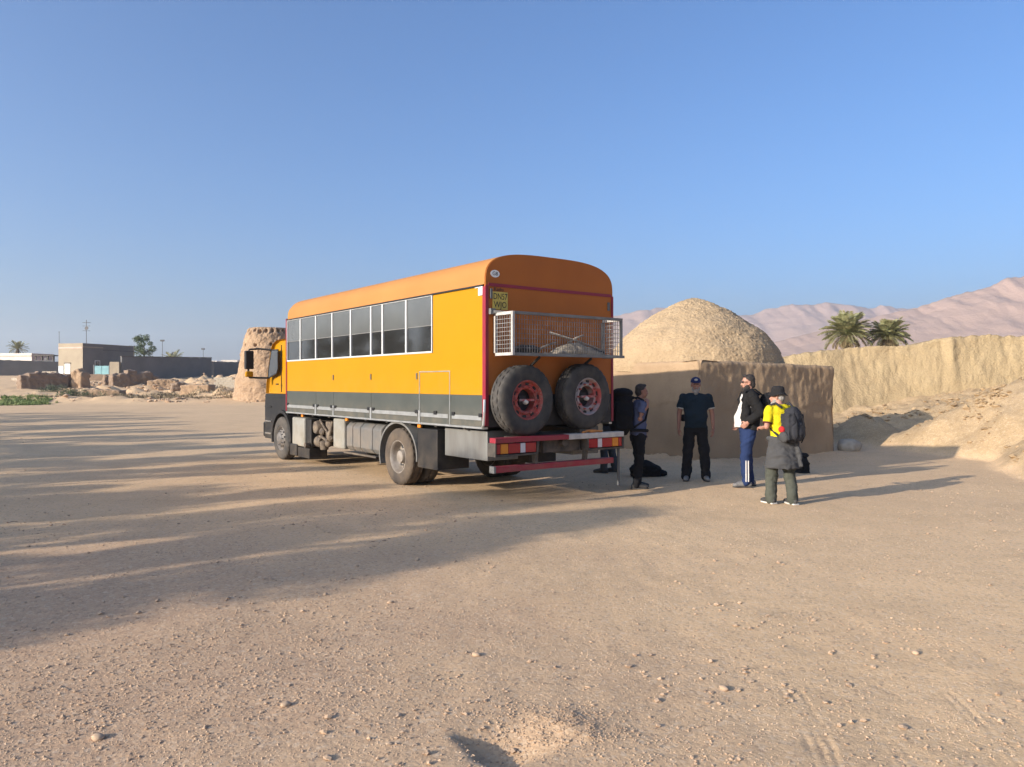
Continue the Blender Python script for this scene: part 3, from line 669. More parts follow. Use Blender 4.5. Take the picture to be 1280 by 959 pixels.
# chassis and running gear
mb = MB()
for x in (0.80, W-0.80): mb.box((x-.045, -0.1, 0.80), (x+.045, 8.8, 1.02))
for y in (0.1, 1.6, 3.4, 5.2, 7.0): mb.box((0.845, y-.04, .83), (W-0.845, y+.04, .98))
part(mb, 'chassis_frame', 'dark')
mb = MB()
for y in (0.6, 1.4, 2.2, 3.0, 3.8, 4.6, 5.4, 6.2, 7.0): mb.box((0.06, y-.035, 1.02), (W-.06, y+.035, 1.084))
part(mb, 'cross_bearer', 'dark')
ax_ = MB().tube([(0.35, 2.55, RW), (W-0.35, 2.55, RW)], .075, 12); ax_.ball((W/2, 2.55, RW), (.24, .2, .22)); part(ax_, 'rear_axle', 'dark', smooth=40)
part(MB().tube([(0.3, 7.94, RW), (W-0.3, 7.94, RW)], .06, 10), 'front_axle', 'dark')
part(MB().tube([(W/2, 2.6, .55), (W/2, 6.3, .75)], .05, 10), 'drive_shaft', 'dark')
mb = MB()
for x in (.72, W-.72):
    for k in range(4): mb.tube([(x, 1.85, .78-.02*k), (x, 2.55, .60-.025*k), (x, 3.25, .78-.02*k)], .03, 6)
part(mb, 'leaf_spring', 'dark')
for sx in (0, 1):
    X = (lambda v: W-v) if sx else (lambda v: v)
    def bb(mb, x0, y0, z0, x1, y1, z1): return mb.box((X(x0), y0, z0), (X(x1), y1, z1))
    # rear mudguard
    mb = MB(); pts = []
    arcs = [(2.55 + 0.62*math.cos(t), 0.50 + 0.53*math.sin(t)) for t in np.linspace(-0.35, math.pi+0.1, 26)]
    outer = [(2.55 + 0.655*math.cos(t), 0.50 + 0.565*math.sin(t)) for t in np.linspace(-0.35, math.pi+0.1, 26)]
    for i in range(25):
        a, b, c, d = arcs[i], arcs[i+1], outer[i+1], outer[i]
        x0, x1 = X(0.02), X(0.62)
        mb.add([(x0,*a),(x0,*b),(x0,*c),(x0,*d),(x1,*a),(x1,*b),(x1,*c),(x1,*d)], [(0,1,2,3),(7,6,5,4),(0,4,5,1),(1,5,6,2),(2,6,7,3),(3,7,4,0)])
    part(mb, 'mudguard', 'boxgrey' if not sx else 'black', smooth=30)
    part(bb(MB(), 0.03, 1.30, .36, 0.62, 1.90, .985), 'mud_flap', 'black', bevel=.01)
    part(bb(MB(), 0.14, 0.13, .59, 0.70, 1.26, 1.02), 'storage_box', 'boxgrey', bevel=.012)
    # tanks with straps
    mb = MB()
    prt = [(X(.10)+(X(.62)-X(.10))*p, z) for p, z in ((0,.52),(.12,.43),(.85,.43),(1,.52),(1,.88),(.88,.97),(.15,.97),(0,.88))]
    for a, b in ((3.28, 3.62), (3.64, 4.10), (4.12, 4.42), (4.44, 4.70)):
        part(MB().prism(prt, 1, a, b), 'fuel_tank', 'tank', bevel=.03)
    part(mb.box((X(.06), 3.40, .38), (X(.12), 4.72, .41)).box((X(.55), 3.4, .38), (X(.62), 4.72, .41)), 'tank_bracket', 'dark')
    part(bb(MB(), .08, 4.74, .44, .60, 5.25, 1.02), 'air_filter_box', 'boxbeige', bevel=.03)
    bt = part(bb(MB(), .05, 6.62, .36, .62, 7.31, .97), 'battery_box', 'boxbeige', bevel=.035)
    part(bb(MB(), .09, 6.36, .37, .60, 6.615, .95), 'box_end', 'black', bevel=.02)
    part(bb(MB(), .02, 6.98, .15, .50, 7.36, .40), 'step', 'black', bevel=.02)
    part(bb(MB(), .05, 6.36, .14, .45, 6.98, .345), 'front_mud_flap', 'black', bevel=.01)
    # pipes, compressors and bits between the boxes
    mb = MB()
    mb.lathe([(.001,-.2),(.12,-.2),(.14,-.15),(.14,.15),(.12,.2),(.001,.2)], 16, o=(X(.25), 6.05, .80), ax=(1,0,0))
    mb.lathe([(.001,-.12),(.10,-.12),(.12,-.08),(.12,.1),(.001,.12)], 16, o=(X(.2), 6.1, .50), ax=(0,1,0)); mb.lathe([(.001,-.1),(.08,-.1),(.1,.06),(.001,.1)], 14, o=(X(.15), 5.82, .46), ax=(0,0,1))
    mb.box((X(.15), 5.45, .55), (X(.5), 5.75, .93)); mb.ball((X(.16), 5.5, .66), (.09,.1,.13)); mb.ball((X(.15), 5.62, .50), (.07,.08,.08)); mb.ball((X(.14), 5.9, .72), (.06,.09,.08))
    mb.tube([(X(.12),5.35,.95),(X(.1),5.42,.7),(X(.12),5.6,.55),(X(.12),5.9,.62),(X(.2),6.2,.6)], .028, 8); mb.tube([(X(.14),5.4,.6),(X(.1),5.7,.8),(X(.14),6.0,.95)], .022, 8)
    mb.lathe([(.001,-.05),(.055,-.05),(.055,.05),(.001,.05)], 12, o=(X(.03), 6.42, .42), ax=(1,0,0))
    part(mb, 'air_compressor', 'engine', smooth=35)
    for y in (1.86, 4.55, 6.7): part(bb(MB(), .03, y-.05, .99, .07, y+.05, 1.045), 'side_marker', 'lensamber', bevel=.006)
part(MB().tube([(-.02, .02, 1.07), (-.05, -.05, 1.12), (-.05, -.07, 1.3), (-.03, -.05, 1.47)], .018, 6), 'grab_handle', 'silver')

# tail: bumper, lamps, under-run bar
bp = MB().box((-.10, -.40, .885), (1.22, -.26, .955)); part(bp, 'bumper', 'red', bevel=.006, parent=None)
part(MB().box((1.223, -.402, .88), (2.34, -.26, .958)), 'bumper', 'cageframe', bevel=.006)
for x0, sg in ((-.10, 1), (2.34, -1)):
    mb = MB()
    def sb(a, b, y0, y1, z0, z1): return mb.box((x0+sg*a, y0, z0), (x0+sg*b, y1, z1))
    sb(0, .02, -.40, -.22, .70, .884); sb(.02, .74, -.40, -.22, .70, .725); sb(.73, .75, -.40, -.22, .725, .884); sb(.02, .73, -.25, -.22, .725, .884)
    tl = part(mb, 'tail_light', 'dark')
    for a, b, m_ in ((.03, .10, 'lensred'), (.104, .23, 'lensamber'), (.234, .44, 'lensred'), (.444, .53, 'lenswhite'), (.534, .72, 'lensred')):
        mb = MB(); sb(a, b, -.385, -.26, .735, .872); part(mb, 'lens', m_, tl, bevel=.008)
part(MB().bar((.62, -.33, .88), (.66, -.31, .56), .07, .05).bar((1.62, -.33, .88), (1.60, -.31, .56), .07, .05), 'bumper_post', 'dark')
part(MB().box((-.06, -.36, .48), (2.16, -.26, .565)), 'underrun_bar', 'red', bevel=.008)
part(MB().box((-.10, -.365, .475), (-.061, -.255, .57)), 'bar_end', 'boxgrey', bevel=.006)
part(MB().bar((2.32, -.30, .70), (2.34, -.28, .12), .03), 'rear_prop', 'darkmetal')
part(MB().box((.85, -.26, .70), (1.55, -.10, .96)).tube([(1.2, -.34, .84), (1.2, -.2, .84)], .06, 10), 'tow_hitch', 'dark')
part(MB().box((1.60, -.30, .70), (1.72, -.28, .88)), 'tail_panel', 'boxbeige')
part(MB().box((.3, -.26, .80), (.78, -.05, .95)).box((1.67, -.26, .8), (2.2, -.05, .95)), 'bumper_bracket', 'dark')
part(MB().ball((1.78, -.30, .975), (.09,.05,.03)).tube([(1.55,-.33,.965),(1.7,-.30,.99),(1.95,-.32,.97)], .018, 6), 'ratchet_strap', 'strap', smooth=40)

# luggage cage on the tail
cg = bpy.data.objects.new('luggage_cage', None); COL.objects.link(cg); cg.parent = truck
x0, x1, y0, y1, z0, z1 = .14, 2.20, -.07, -.47, 2.10, 2.66
mb = MB()
for z in (z0, z1):
    mb.box((x0-.02, y0-.02, z-.02), (x0+.02, y1, z+.02)); mb.box((x1-.02, y0-.02, z-.02), (x1+.02, y1, z+.02))
part(mb, 'side_rail', 'cageframe', cg)
part(MB().box((x0-.02, y1-.022, z0-.02), (x0+.02, y1+.018, z1+.02)).box((x0-.02, y0-.02, z0+.02), (x0+.02, y0+.01, z1-.02)), 'corner_upright', 'cageframe', cg)
part(MB().box((x0+.022, y1-.022, z0-.022), (x1+.06, y1+.018, z0+.018)).box((x0+.022, y1-.022, z1-.018), (x1+.02, y1+.018, z1+.022)).box((x1-.02, y1-.020, z0+.02), (x1+.02, y1+.016, z1-.02)).box((x1-.02, y0-.02, z0+.02), (x1+.02, y0+.01, z1-.02)), 'front_frame', 'boxgrey', cg)
def mesh_panel(p, u, v, nu, nv, t=.0055, skew=0):
    mb = MB(); p, u, v = Vector(p), Vector(u), Vector(v); nrm = u.cross(v).normalized()
    for i in range(1, nu): mb.bar(p+u*i/nu, p+u*min(1, (i+skew)/nu)+v, t, t, up=nrm)
    for j in range(1, nv): mb.bar(p+v*j/nv+nrm*t*.9, p+v*j/nv+u+nrm*t*.9, t, t, up=nrm)
    return mb
part(mesh_panel((x0+.02, y1, z0+.02), (x1-x0-.04, 0, 0), (0, 0, z1-z0-.04), 44, 8, .0055), 'wire_mesh', 'wireshade', cg)
part(mesh_panel((x0, y0, z0+.02), (0, y1-y0+.02, 0), (0, 0, z1-z0-.04), 7, 9, .0062), 'wire_mesh', 'wire', cg)
part(mesh_panel((x1, y0, z0+.02), (0, y1-y0+.02, 0), (0, 0, z1-z0-.04), 7, 9, .0062), 'wire_mesh', 'wire', cg)
part(mesh_panel((x0, y0, z0), (x1-x0, 0, 0), (0, y1-y0, 0), 30, 6, .008), 'wire_mesh', 'wire', cg)
part(MB().bar((x0-.08, -.05, 2.70), (x0+.10, -.20, 2.68), .05, .04).box((x0-.10, -.10, 2.66), (x0-.02, -.037, 2.74)), 'cage_bracket', 'boxgrey', cg)
for x in (.75, 1.75): part(MB().bar((x, -.05, 1.92), (x, -.30, 2.07), .03), 'cage_stay', 'dark', cg)

# cab
cab_prof = [(7.60,1.46),(7.60,2.60),(7.68,2.68),(8.28,2.68),(8.56,2.61),(8.68,2.50),(8.87,2.02),(8.98,1.70),(9.02,1.46)]
def cab_shell():
    mb = MB(); n = len(cab_prof); rings = [(0.16, .97, .985), (0.10, .995, 1.0), (0.07, 1, 1), (2.38, 1, 1), (2.35, .995, 1.0), (2.29, .97, .985)]
    vs = []
    for x, sy, sz in rings: vs += [(x, 8.2 + (y-8.2)*sy, 1.46 + (z-1.46)*sz) for y, z in cab_prof]
    fs = [(i*n+j, i*n+(j+1)%n, (i+1)*n+(j+1)%n, (i+1)*n+j) for i in range(len(rings)-1) for j in range(n)] + [tuple(range(n)), tuple(range((len(rings)-1)*n, len(rings)*n))]
    return mb.add(vs, fs)
cb = part(cab_shell(), 'cab', 'yellow', smooth=35, bevel=.015)
for sx in (0, 1):
    xo = 2.45-.058 if sx else .058; xi = 2.45-.075 if sx else .075
    win = [(8.20,2.44),(8.58,2.44),(8.78,1.98),(8.79,1.83),(8.28,1.93),(8.20,2.04)]
    part(MB().prism([(y, z) for y, z in win], 0, xo, xi), 'side_window', 'glass', cb)
    ofs = lambda s: [(8.48+(y-8.48)*s, 2.15+(z-2.15)*s) for y, z in win]
    a, b = ofs(1.0), ofs(1.09); mb = MB(); X0, X1 = (xo-.004, xi) if not sx else (xo+.004, xi)
    for i in range(len(win)):
        j = (i+1) % len(win); mb.add([(X0,*a[i]),(X0,*a[j]),(X0,*b[j]),(X0,*b[i]),(X1,*a[i]),(X1,*a[j]),(X1,*b[j]),(X1,*b[i])], [(0,1,2,3),(7,6,5,4),(0,4,5,1),(1,5,6,2),(2,6,7,3),(3,7,4,0)])
    part(mb, 'window_seal', 'black', cb)
    part(MB().box((xo-.004, 7.96, 1.50), (xo+.012, 7.972, 2.55)), 'door_gap', 'black', cb)
    part(MB().box((xo-.012, 8.16, 1.66), (xo+.012, 8.28, 1.69)), 'door_handle', 'black', cb)
    X = (lambda v: W-v) if sx else (lambda v: v)
    # lower cab with the wheel arch cut out
    prof = [(7.62,.95),(7.62,1.455),(9.02,1.455),(9.06,1.2),(9.06,.42),(8.62,.42)] + [(7.94+.60*math.cos(t), .50+.58*math.sin(t)) for t in np.linspace(-.1, math.pi*.78, 16)]
    mb = MB(); mb.prism(prof, 0, X(.07), X(.60)); part(mb, 'lower_cab', 'black', bevel=.01)
    for za, zb in ((.52, .56), (.80, .84)): part(MB().box((X(.045), 8.60, za), (X(.12), 9.0, zb)), 'cab_step', 'tank', bevel=.008)
    part(MB().box((X(.055), 8.62, 1.14), (X(.075), 9.03, 1.17)), 'trim_line', 'ink'); part(MB().box((X(.05), 7.66, 1.38), (X(.075), 9.0, 1.40)), 'trim_line', 'ink')
    arc = [(t) for t in np.linspace(-.25, math.pi+.15, 24)]
    mb = MB()
    for i in range(23):
        q = []
        for r in (.53, .60):
            for t in (arc[i], arc[i+1]): q.append((7.94+r*math.cos(t), .50+r*math.sin(t)))
        a_, b_, d_, c_ = q; x0_, x1_ = X(.035), X(.40)
        mb.add([(x0_,*a_),(x0_,*b_),(x0_,*c_),(x0_,*d_),(x1_,*a_),(x1_,*b_),(x1_,*c_),(x1_,*d_)], [(0,1,2,3),(7,6,5,4),(0,4,5,1),(1,5,6,2),(2,6,7,3),(3,7,4,0)])
    part(mb, 'wheel_arch', 'black', smooth=30)
    # mirror on its two arms
    ar = part(MB().tube([(X(.07),8.62,2.46),(X(-.15),8.80,2.49),(X(-.36),8.86,2.47),(X(-.38),8.86,2.40),(X(-.38),8.86,1.92),(X(-.36),8.86,1.83),(X(-.15),8.84,1.82),(X(.07),8.74,1.82)], .022, 8), 'mirror_arm', 'black')
    part(MB().box((X(-.46), 8.80, 2.02), (X(-.27), 8.92, 2.44)), 'mirror', 'black', ar, bevel=.02)
    part(MB().box((X(-.455), 8.80, 1.84), (X(-.28), 8.90, 1.97)), 'lower_mirror', 'yellow', ar, bevel=.03)
part(MB().prism([(8.68,2.46),(8.86,2.02),(8.965,1.76),(8.98,1.765),(8.88,2.03),(8.70,2.47)], 0, .14, W-.14), 'windscreen', 'glass', cb)
part(MB().box((.60, 8.55, .50), (W-.60, 9.05, 1.455)), 'front_bumper', 'black', bevel=.02)
part(MB().box((.05, 9.062, .45), (W-.05, 9.14, .80)), 'front_bumper', 'black', bevel=.04)
part(MB().box((.3, 7.62, .75), (W-.3, 8.5, 1.45)), 'engine_cover', 'dark')
for x in (.28, W-.28): part(MB().box((x-.14, 9.141, .55), (x+.14, 9.155, .70)), 'headlight', 'lenswhite', bevel=.005)
part(MB().box((.12, 7.515, 1.62), (.30, 7.595, 1.85)).tube([(.25, 7.55, 1.2), (.25, 7.55, 2.5)], .04, 8), 'exhaust_stack', 'black')

# things carried in the cage (they rest in it, so they stand on their own)
Mt = Matrix.Translation((TX, TY, 0)) @ Matrix.Rotation(TR, 4, 'Z')
def cage_pt(x, y, z): return Mt @ Vector((x, y, z))
def tarp():
    nx, ny = 46, 14; vs = []
    for j in range(ny):
        for i in range(nx):
            u, v = i/(nx-1), j/(ny-1); x = .95 + 1.15*u; y = -.12 - .30*v
            z = 2.115 + (.17*math.sin(math.pi*min(1, u*1.15))**.8 * math.sin(math.pi*v)**.6) + .03*float(fbm(np.array([u*9]), np.array([v*5]), 3, 4)[0])
            vs.append((x, y, max(2.112, z)))
    fs = [(j*nx+i, j*nx+i+1, (j+1)*nx+i+1, (j+1)*nx+i) for j in range(ny-1) for i in range(nx-1)]
    mb = MB().add(vs, fs); me = mb.mesh('folded_canvas', True); o = link('folded_canvas', me, 'tarp'); o.matrix_world = Mt
    so = o.modifiers.new('s', 'SOLIDIFY'); so.thickness = .012
    tag(o, 'crumpled pale canvas lying in the wire cage on the truck tail', 'canvas')
tarp()
for (a, b, lab) in (((1.05, -.16, 2.44), (1.95, -.36, 2.19), 'long grey stick sloping down to the right in the wire cage'), ((.62, -.30, 2.13), (1.12, -.22, 2.30), 'shorter grey stick at the left in the wire cage'), ((1.38, -.2, 2.30), (1.62, -.28, 2.42), 'short upright stick crossing the long stick in the cage')):
    o = link('stick', MB().tube([a, tuple((Vector(a)+Vector(b))/2+Vector((0,0,.012))), b], [.018, .015, .012], 7).mesh('stick', True), 'stick'); o.matrix_world = Mt; tag(o, lab, 'stick', 'sticks in the luggage cage')
def sack(cx, cy, rx, lab):
    o = link('sack', remesh(MB().ball((cx, cy, 2.175), (rx, .10, .07)).ball((cx+rx*.5, cy+.02, 2.17), (rx*.5, .09, .06)), .012, 2, .012, 14, 5), 'black'); o.matrix_world = Mt; tag(o, lab, 'bag', 'dark bags in the luggage cage')
sack(.55, -.25, .26, 'dark bag slumped at the left end of the wire cage'); sack(1.88, -.20, .24, 'dark bag slumped at the right end of the wire cage')
# ------------------------------------------------------------------ domed mud building beside the truck
DW = 4.42
DOME = thing('domed_building', 'square mud building with a big pebbly dome, beside the truck', 'building', (4.06, 16.57, 0), math.radians(29.6))
# local x runs along the right face, y along the left face (away), z up; near corner at the origin
def mud_wall(name, p0, p1, z0, z1a, z1b, thick, seed, rough, m):
    """a plastered wall face between two ground points with a rounded, uneven top"""
    L = math.hypot(p1[0]-p0[0], p1[1]-p0[1]); dx, dy = (p1[0]-p0[0])/L, (p1[1]-p0[1])/L; nx, ny = dy, -dx
    n = int(L/0.035); k = int(2.4/0.035)
    U, V = np.meshgrid(np.linspace(0, L, n), np.concatenate([np.linspace(0, 1, k), np.linspace(1.02, 1.5, 12)]))
    top = z1a + (z1b-z1a)*U/L + 0.024*fbm(U*1.3, U*0, 3, seed) + 0.012*fbm(U*6, U*0, 2, seed+3)
    f = np.minimum(V, 1); bk = np.clip((V-1)/0.5, 0, 1)
    Z = z0 + (top-z0)*f - 0.03*bk
    edge = 0.05*np.clip((f-0.965)/0.035, 0, 1)**2
    dsp = 0.030*fbm(U*1.1, V*1.8, 3, seed+1) + rough*fbm(U*7, V*9, 4, seed+2)*(0.35+0.65*sstep(0.45, 0.8, f + 0.12*fbm(U*1.3, V*0, 2, seed+5)))
    dsp = dsp + 0.05*(1-f)**3
    # an uneven second coat that ends in drips
    drip = sstep(0.0, 0.02, f - (0.56 + 0.10*fbm(U*0.9, U*0, 3, seed+7) + 0.06*np.abs(fbm(U*3.2, U*0, 2, seed+8))))
    dsp = dsp + 0.014*drip
    off = (dsp - edge)*(1-bk) - bk*thick
    endt = np.minimum(U, L-U); off = off - (0.05 + 0.03*fbm(V*5, V*0+seed, 3, seed+4))*np.exp(-endt/0.05)*(1-bk)
    return X3(p0, dx, dy, nx, ny, U, off, Z, name, m)
def X3(p0, dx, dy, nx, ny, U, off, Z, name, m):
    o = link(name, grid_mesh(name, p0[0]+dx*U+nx*off, p0[1]+dy*U+ny*off, Z, m), None, DOME); return o
mud_wall('wall', (0, 0), (DW, 0), -0.25, 2.20, 2.12, 0.55, 3, 0.016, 'mudwall')
mud_wall('wall', (0, DW+.6), (0, 0), -0.25, 2.18, 2.20, 0.55, 13, 0.006, 'mudwall')
mud_wall('wall', (DW, 0), (DW, DW+.6), -0.25, 2.12, 2.12, 0.55, 23, 0.012, 'mudwall')
mud_wall('wall', (DW, DW+.6), (0, DW+.6), -0.25, 2.12, 2.18, 0.55, 33, 0.012, 'mudwall')
MB_ = MB().box((0.3, 0.3, 1.9), (DW-0.3, DW+0.3, 2.112)); MB_.build('flat_roof', 'mudwall', DOME)
def dome():
    n, k = 540, 190; A, T = np.meshgrid(np.linspace(0, 2*math.pi, n), np.linspace(0, 1, k))
    # profile from the skirt to the blunt tip
    pr = [(0, 2.25, 1.98), (.08, 2.24, 2.14), (.25, 2.10, 2.52), (.42, 1.80, 2.90), (.58, 1.38, 3.24), (.74, .93, 3.52), (.87, .50, 3.74), (.95, .2, 3.86), (1, .004, 3.90)]
    R = np.interp(T, [p[0] for p in pr], [p[1] for p in pr]); Z = np.interp(T, [p[0] for p in pr], [p[2] for p in pr])
    for _ in range(14):
        R[1:-1] = (R[:-2]+2*R[1:-1]+R[2:])/4; Z[1:-1] = (Z[:-2]+2*Z[1:-1]+Z[2:])/4
    u, v = np.cos(A)*R, np.sin(A)*R
    lump = 0.05*fbm(u*0.9+5, v*0.9+Z, 3, 41) + 0.010*tri(u, v, Z, 6, 3, 43) + 0.026*np.maximum(0, tri(u, v, Z, 22, 2, 45))
    lump[:, -1] = lump[:, 0]
    R2 = R + lump*np.clip(R*2, 0, 1)*0.9; Z2 = Z + lump*0.6
    o = link('dome', grid_mesh('dome', DW/2 + np.cos(A)*R2, 2.55 + np.sin(A)*R2, Z2, 'mud'), None, DOME); return o
dome()

# ------------------------------------------------------------------ round mud tower behind the cab
def tower():
    n, k = 280, 170; A, T = np.meshgrid(np.linspace(0, 2*math.pi, n), np.linspace(0, 1, k))
    cx, cy = -20.9, 66.0; z0 = gz(cx, cy)-0.3; H = 6.35
    R = np.interp(T, [0, .12, .35, .6, .8, .9, .96, .985, 1], [3.05, 2.95, 2.72, 2.42, 2.14, 1.98, 1.80, 1.62, 0.02]); Z = z0 + H*np.interp(T, [0, .98, 1], [0, 1, 1.0])
    x, y = A*2.4, T*H
    d = 0.10*fbm(x*0.9, y*0.9, 3, 5) + 0.04*fbm(x*2.6, y*2.6, 3, 7) + 0.05*np.maximum(-0.25, fbm(x*6.5, y*6.5, 3, 8))
    rows = np.zeros_like(d)
    rs = np.random.default_rng(4)
    for a in np.arange(0, 2*math.pi, 0.27):
        rows += np.exp(-(((A-a)*2.0/0.14)**2 + ((T-0.925+0.008*rs.normal())*H/0.17)**2)**2)
    for a in np.arange(0.1, 2*math.pi, 0.62):
        rows += np.exp(-(((A-a)*2.1/0.12)**2 + ((T-0.74+0.01*rs.normal())*H/0.13)**2)**2)
    w = np.clip((1-T)/0.02, 0, 1)
    ends = np.minimum(A, 2*math.pi-A); d = d*np.clip(ends/0.15, 0, 1)
    R2 = R + (d - 0.34*rows)*w
    o = link('mud_tower', grid_mesh('mud_tower', cx+np.cos(A)*R2, cy+np.sin(A)*R2, Z, 'towermud'), None)
    tag(o, 'round tapering mud tower with holes near its top, behind the truck cab', 'tower')
tower()

# ------------------------------------------------------------------ boulder at the foot of the wall
def boulder(name, x, y, r, lab, seed, m='boulder', cat='boulder', grp=None, sub=3):
    bm = bmesh.new(); bmesh.ops.create_icosphere(bm, subdivisions=sub, radius=1.0); me = bpy.data.meshes.new(name); bm.to_mesh(me); bm.free()
    n = len(me.vertices); co = np.empty(n*3, np.float32); me.vertices.foreach_get('co', co); co = co.reshape(-1, 3)
    d = 1 + 0.22*fbm(co[:,0]*1.6+seed, co[:,1]*1.6+co[:,2]*1.3, 3, seed) + 0.08*fbm(co[:,0]*5, co[:,2]*5+co[:,1]*3, 2, seed+1)
    co = co*d[:, None]*np.array(r); me.vertices.foreach_set('co', co.ravel().astype(np.float32)); me.polygons.foreach_set('use_smooth', [True]*len(me.polygons)); me.update()
    o = link(name, me, m, None, 0, (x, y, gz(x, y)+r[2]*0.55)); o.rotation_euler = (0, 0, seed*1.3); tag(o, lab, cat, grp); return o
boulder('boulder', 8.45, 19.15, (.30, .22, .19), 'pale boulder at the foot of the right end of the domed building', 5)

# ------------------------------------------------------------------ the village on the left
def house(name, label, cat, corner, dirL, lenL, dirR, lenR, z0, z1, m, mR=None, parapet=0.0):
    """box house given by its near corner and two wall directions; left face and right face can have their own finish"""
    t = thing(name, label, cat, (corner[0], corner[1], z0), 0)
    a, b = Vector(dirL).normalized()*lenL, Vector(dirR).normalized()*lenR; th = 0.25; H = z1-z0
    def wall(p, q, mm, nm='wall'):
        p, q = Vector((p[0], p[1])), Vector((q[0], q[1])); d = (q-p).normalized(); c = Vector((0, 0)) ; mid = (a+b)/2
        nrm = Vector((-d.y, d.x)); nrm = nrm if nrm.dot(Vector((mid.x, mid.y))-p) > 0 else -nrm
        p2, q2 = p+nrm*th, q+nrm*th
        mb = MB().prism([(p.x,p.y),(q.x,q.y),(q2.x,q2.y),(p2.x,p2.y)], 2, -1.2, H); return mb.build(nm, mm, t)
    O = (0, 0); A2 = (a.x, a.y); B2 = (b.x, b.y); C2 = (a.x+b.x, a.y+b.y)
    wall(O, A2, m); wall((b.x*0.003, b.y*0.003), B2, mR or m); wall(B2, C2, m); wall(A2, C2, m)
    ins = 0.12
    def lp(s, u): return (a.x*s+b.x*u, a.y*s+b.y*u)
    e1, e2 = ins/lenL, ins/lenR
    MB().prism([lp(e1, e2), lp(1-e1, e2), lp(1-e1, 1-e2), lp(e1, 1-e2)], 2, H-0.35-parapet, H-0.2-parapet).build('roof', m, t)
    return t, a, b
def on_face(t, vec, s0, s1, z0, z1, out, m, name, th=0.10, depth=-0.04):
    """a panel on the face that starts at the near corner along vec (2D); s in metres"""
    d = Vector((vec.x, vec.y)).normalized(); n = Vector((d.y, -d.x)); n = n*out
    p0, p1 = d*s0+n*(-depth), d*s1+n*(-depth); q0, q1 = d*s0-n*(th+depth), d*s1-n*(th+depth)
    return MB().prism([(p0.x,p0.y),(p1.x,p1.y),(q1.x,q1.y),(q0.x,q0.y)], 2, z0, z1).build(name, m, t)
# big brown house: left face lit, long right face in a shade-toned copy
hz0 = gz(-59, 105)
bh, a, b = house('village_house', 'large flat brown house with a white door and a long shaded side', 'house', (-59.0, 105.0), (-.96, .28), 4.2, (.30, .954), 9.2, hz0, 7.2, 'houselit', 'shadegrey')
dr = on_face(bh, a, 2.15, 3.05, 0.0, 1.9, -1, 'doorwhite', 'door'); on_face(bh, a, 2.02, 3.18, 1.92, 2.06, -1, 'darkwood', 'lintel', depth=-0.08)
on_face(bh, a, 3.3, 4.15, 0.0, 1.6, -1, 'doorblue', 'gate_panel'); on_face(bh, a, 0.03, 4.15, 4.0, 4.22, -1, 'pinkwash', 'parapet_band', depth=-0.05)
on_face(bh, a, 1.2, 1.7, 0.0, .45, -1, 'whitewash', 'block_seat', depth=-0.3)
w_ = on_face(bh, b, 2.0, 2.9, 1.3, 2.4, 1, 'whitewash', 'window', depth=-0.05); on_face(bh, b, 2.1, 2.8, 1.4, 2.3, 1, 'glass', 'pane', depth=-0.06)
on_face(bh, b, 0.0, 3.4, 4.14, 4.30, 1, 'houselit', 'coping', depth=-0.06); on_face(bh, b, 3.45, 9.2, 3.85, 3.95, 1, 'darkwood', 'eave_board', depth=-0.06)
# white and pink house at the far left
wz = gz(-90, 134)
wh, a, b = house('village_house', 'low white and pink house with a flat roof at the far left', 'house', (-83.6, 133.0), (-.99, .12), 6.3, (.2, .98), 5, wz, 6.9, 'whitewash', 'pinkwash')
on_face(wh, a, 0.4, 3.6, 1.4, 2.2, -1, 'pinkwash', 'painted_panel'); on_face(wh, a, 4.0, 5.0, 0.2, 2.0, -1, 'darkwood', 'door'); on_face(wh, a, -0.1, 6.4, 3.4, 3.62, -1, 'whitewash', 'roof_edge', depth=-0.2)
# dark timber frame shed between the houses
def shed():
    x0, y0 = -79.8, 128; z = gz(x0, y0); t = thing('open_shed', 'dark open timber frame shed between the white and the brown houses', 'shed', (x0, y0, z))
    for x in (0, 1.0, 2.0, 2.9):
        for y in (0, 1.8): MB().box((x-.08, y-.08, -.3), (x+.08, y+.08, 3.3)).build('post', 'darkwood', t)
    MB().box((-.3, -.3, 3.3), (3.2, 2.1, 3.45)).build('roof', 'darkwood', t); MB().box((-.1, -.1, 1.7), (3.0, -.02, 2.5)).build('side_panel', 'darkmetal', t)
    MB().box((.2, .4, -.3), (2.7, .55, 1.7)).build('back_wall', 'ruin', t); MB().box((.3, -.2, 1.72), (.8, .1, 1.9)).box((1.4, 0.05, 2.55), (1.8, .5, 3.0)).build('stored_goods', 'greywall', t)
shed()
def wall_thing(name, label, p0, p1, z_top0, z_top1, th, m, cap=None, base=None, cat='wall'):
    p0, p1 = Vector(p0), Vector(p1); L = (p1-p0).length; d = (p1-p0)/L; n = Vector((-d.y, d.x))*th/2
    z = gz(p0.x, p0.y); o = thing(name, label, cat, (p0.x, p0.y, z)); 
    ns = max(2, int(L/0.6)); vs = []
    for i in range(ns+1):
        q = d*L*i/ns; zt = z_top0+(z_top1-z_top0)*i/ns - z; zb = gz(p0.x+q.x, p0.y+q.y) - z - 0.6
        for s, zz in ((-1, zb), (-1, zt), (1, zt), (1, zb)): vs.append((q.x+n.x*s, q.y+n.y*s, zz + (0.03*math.sin(i*2.7) if zz == zt else 0)))
    fs = [(i*4+k, i*4+(k+1)%4, (i+1)*4+(k+1)%4, (i+1)*4+k) for i in range(ns) for k in range(4)] + [(0,1,2,3), (ns*4+3, ns*4+2, ns*4+1, ns*4)]
    MB().add(vs, fs).build('wall_face', m, o)
    if cap:
        MB().bar((-d.x*.05, -d.y*.05, z_top0-z+.06), (d.x*L*1.002, d.y*L*1.002, z_top1-z+.06), th+.12, .1).build('coping', cap, o)
    return o
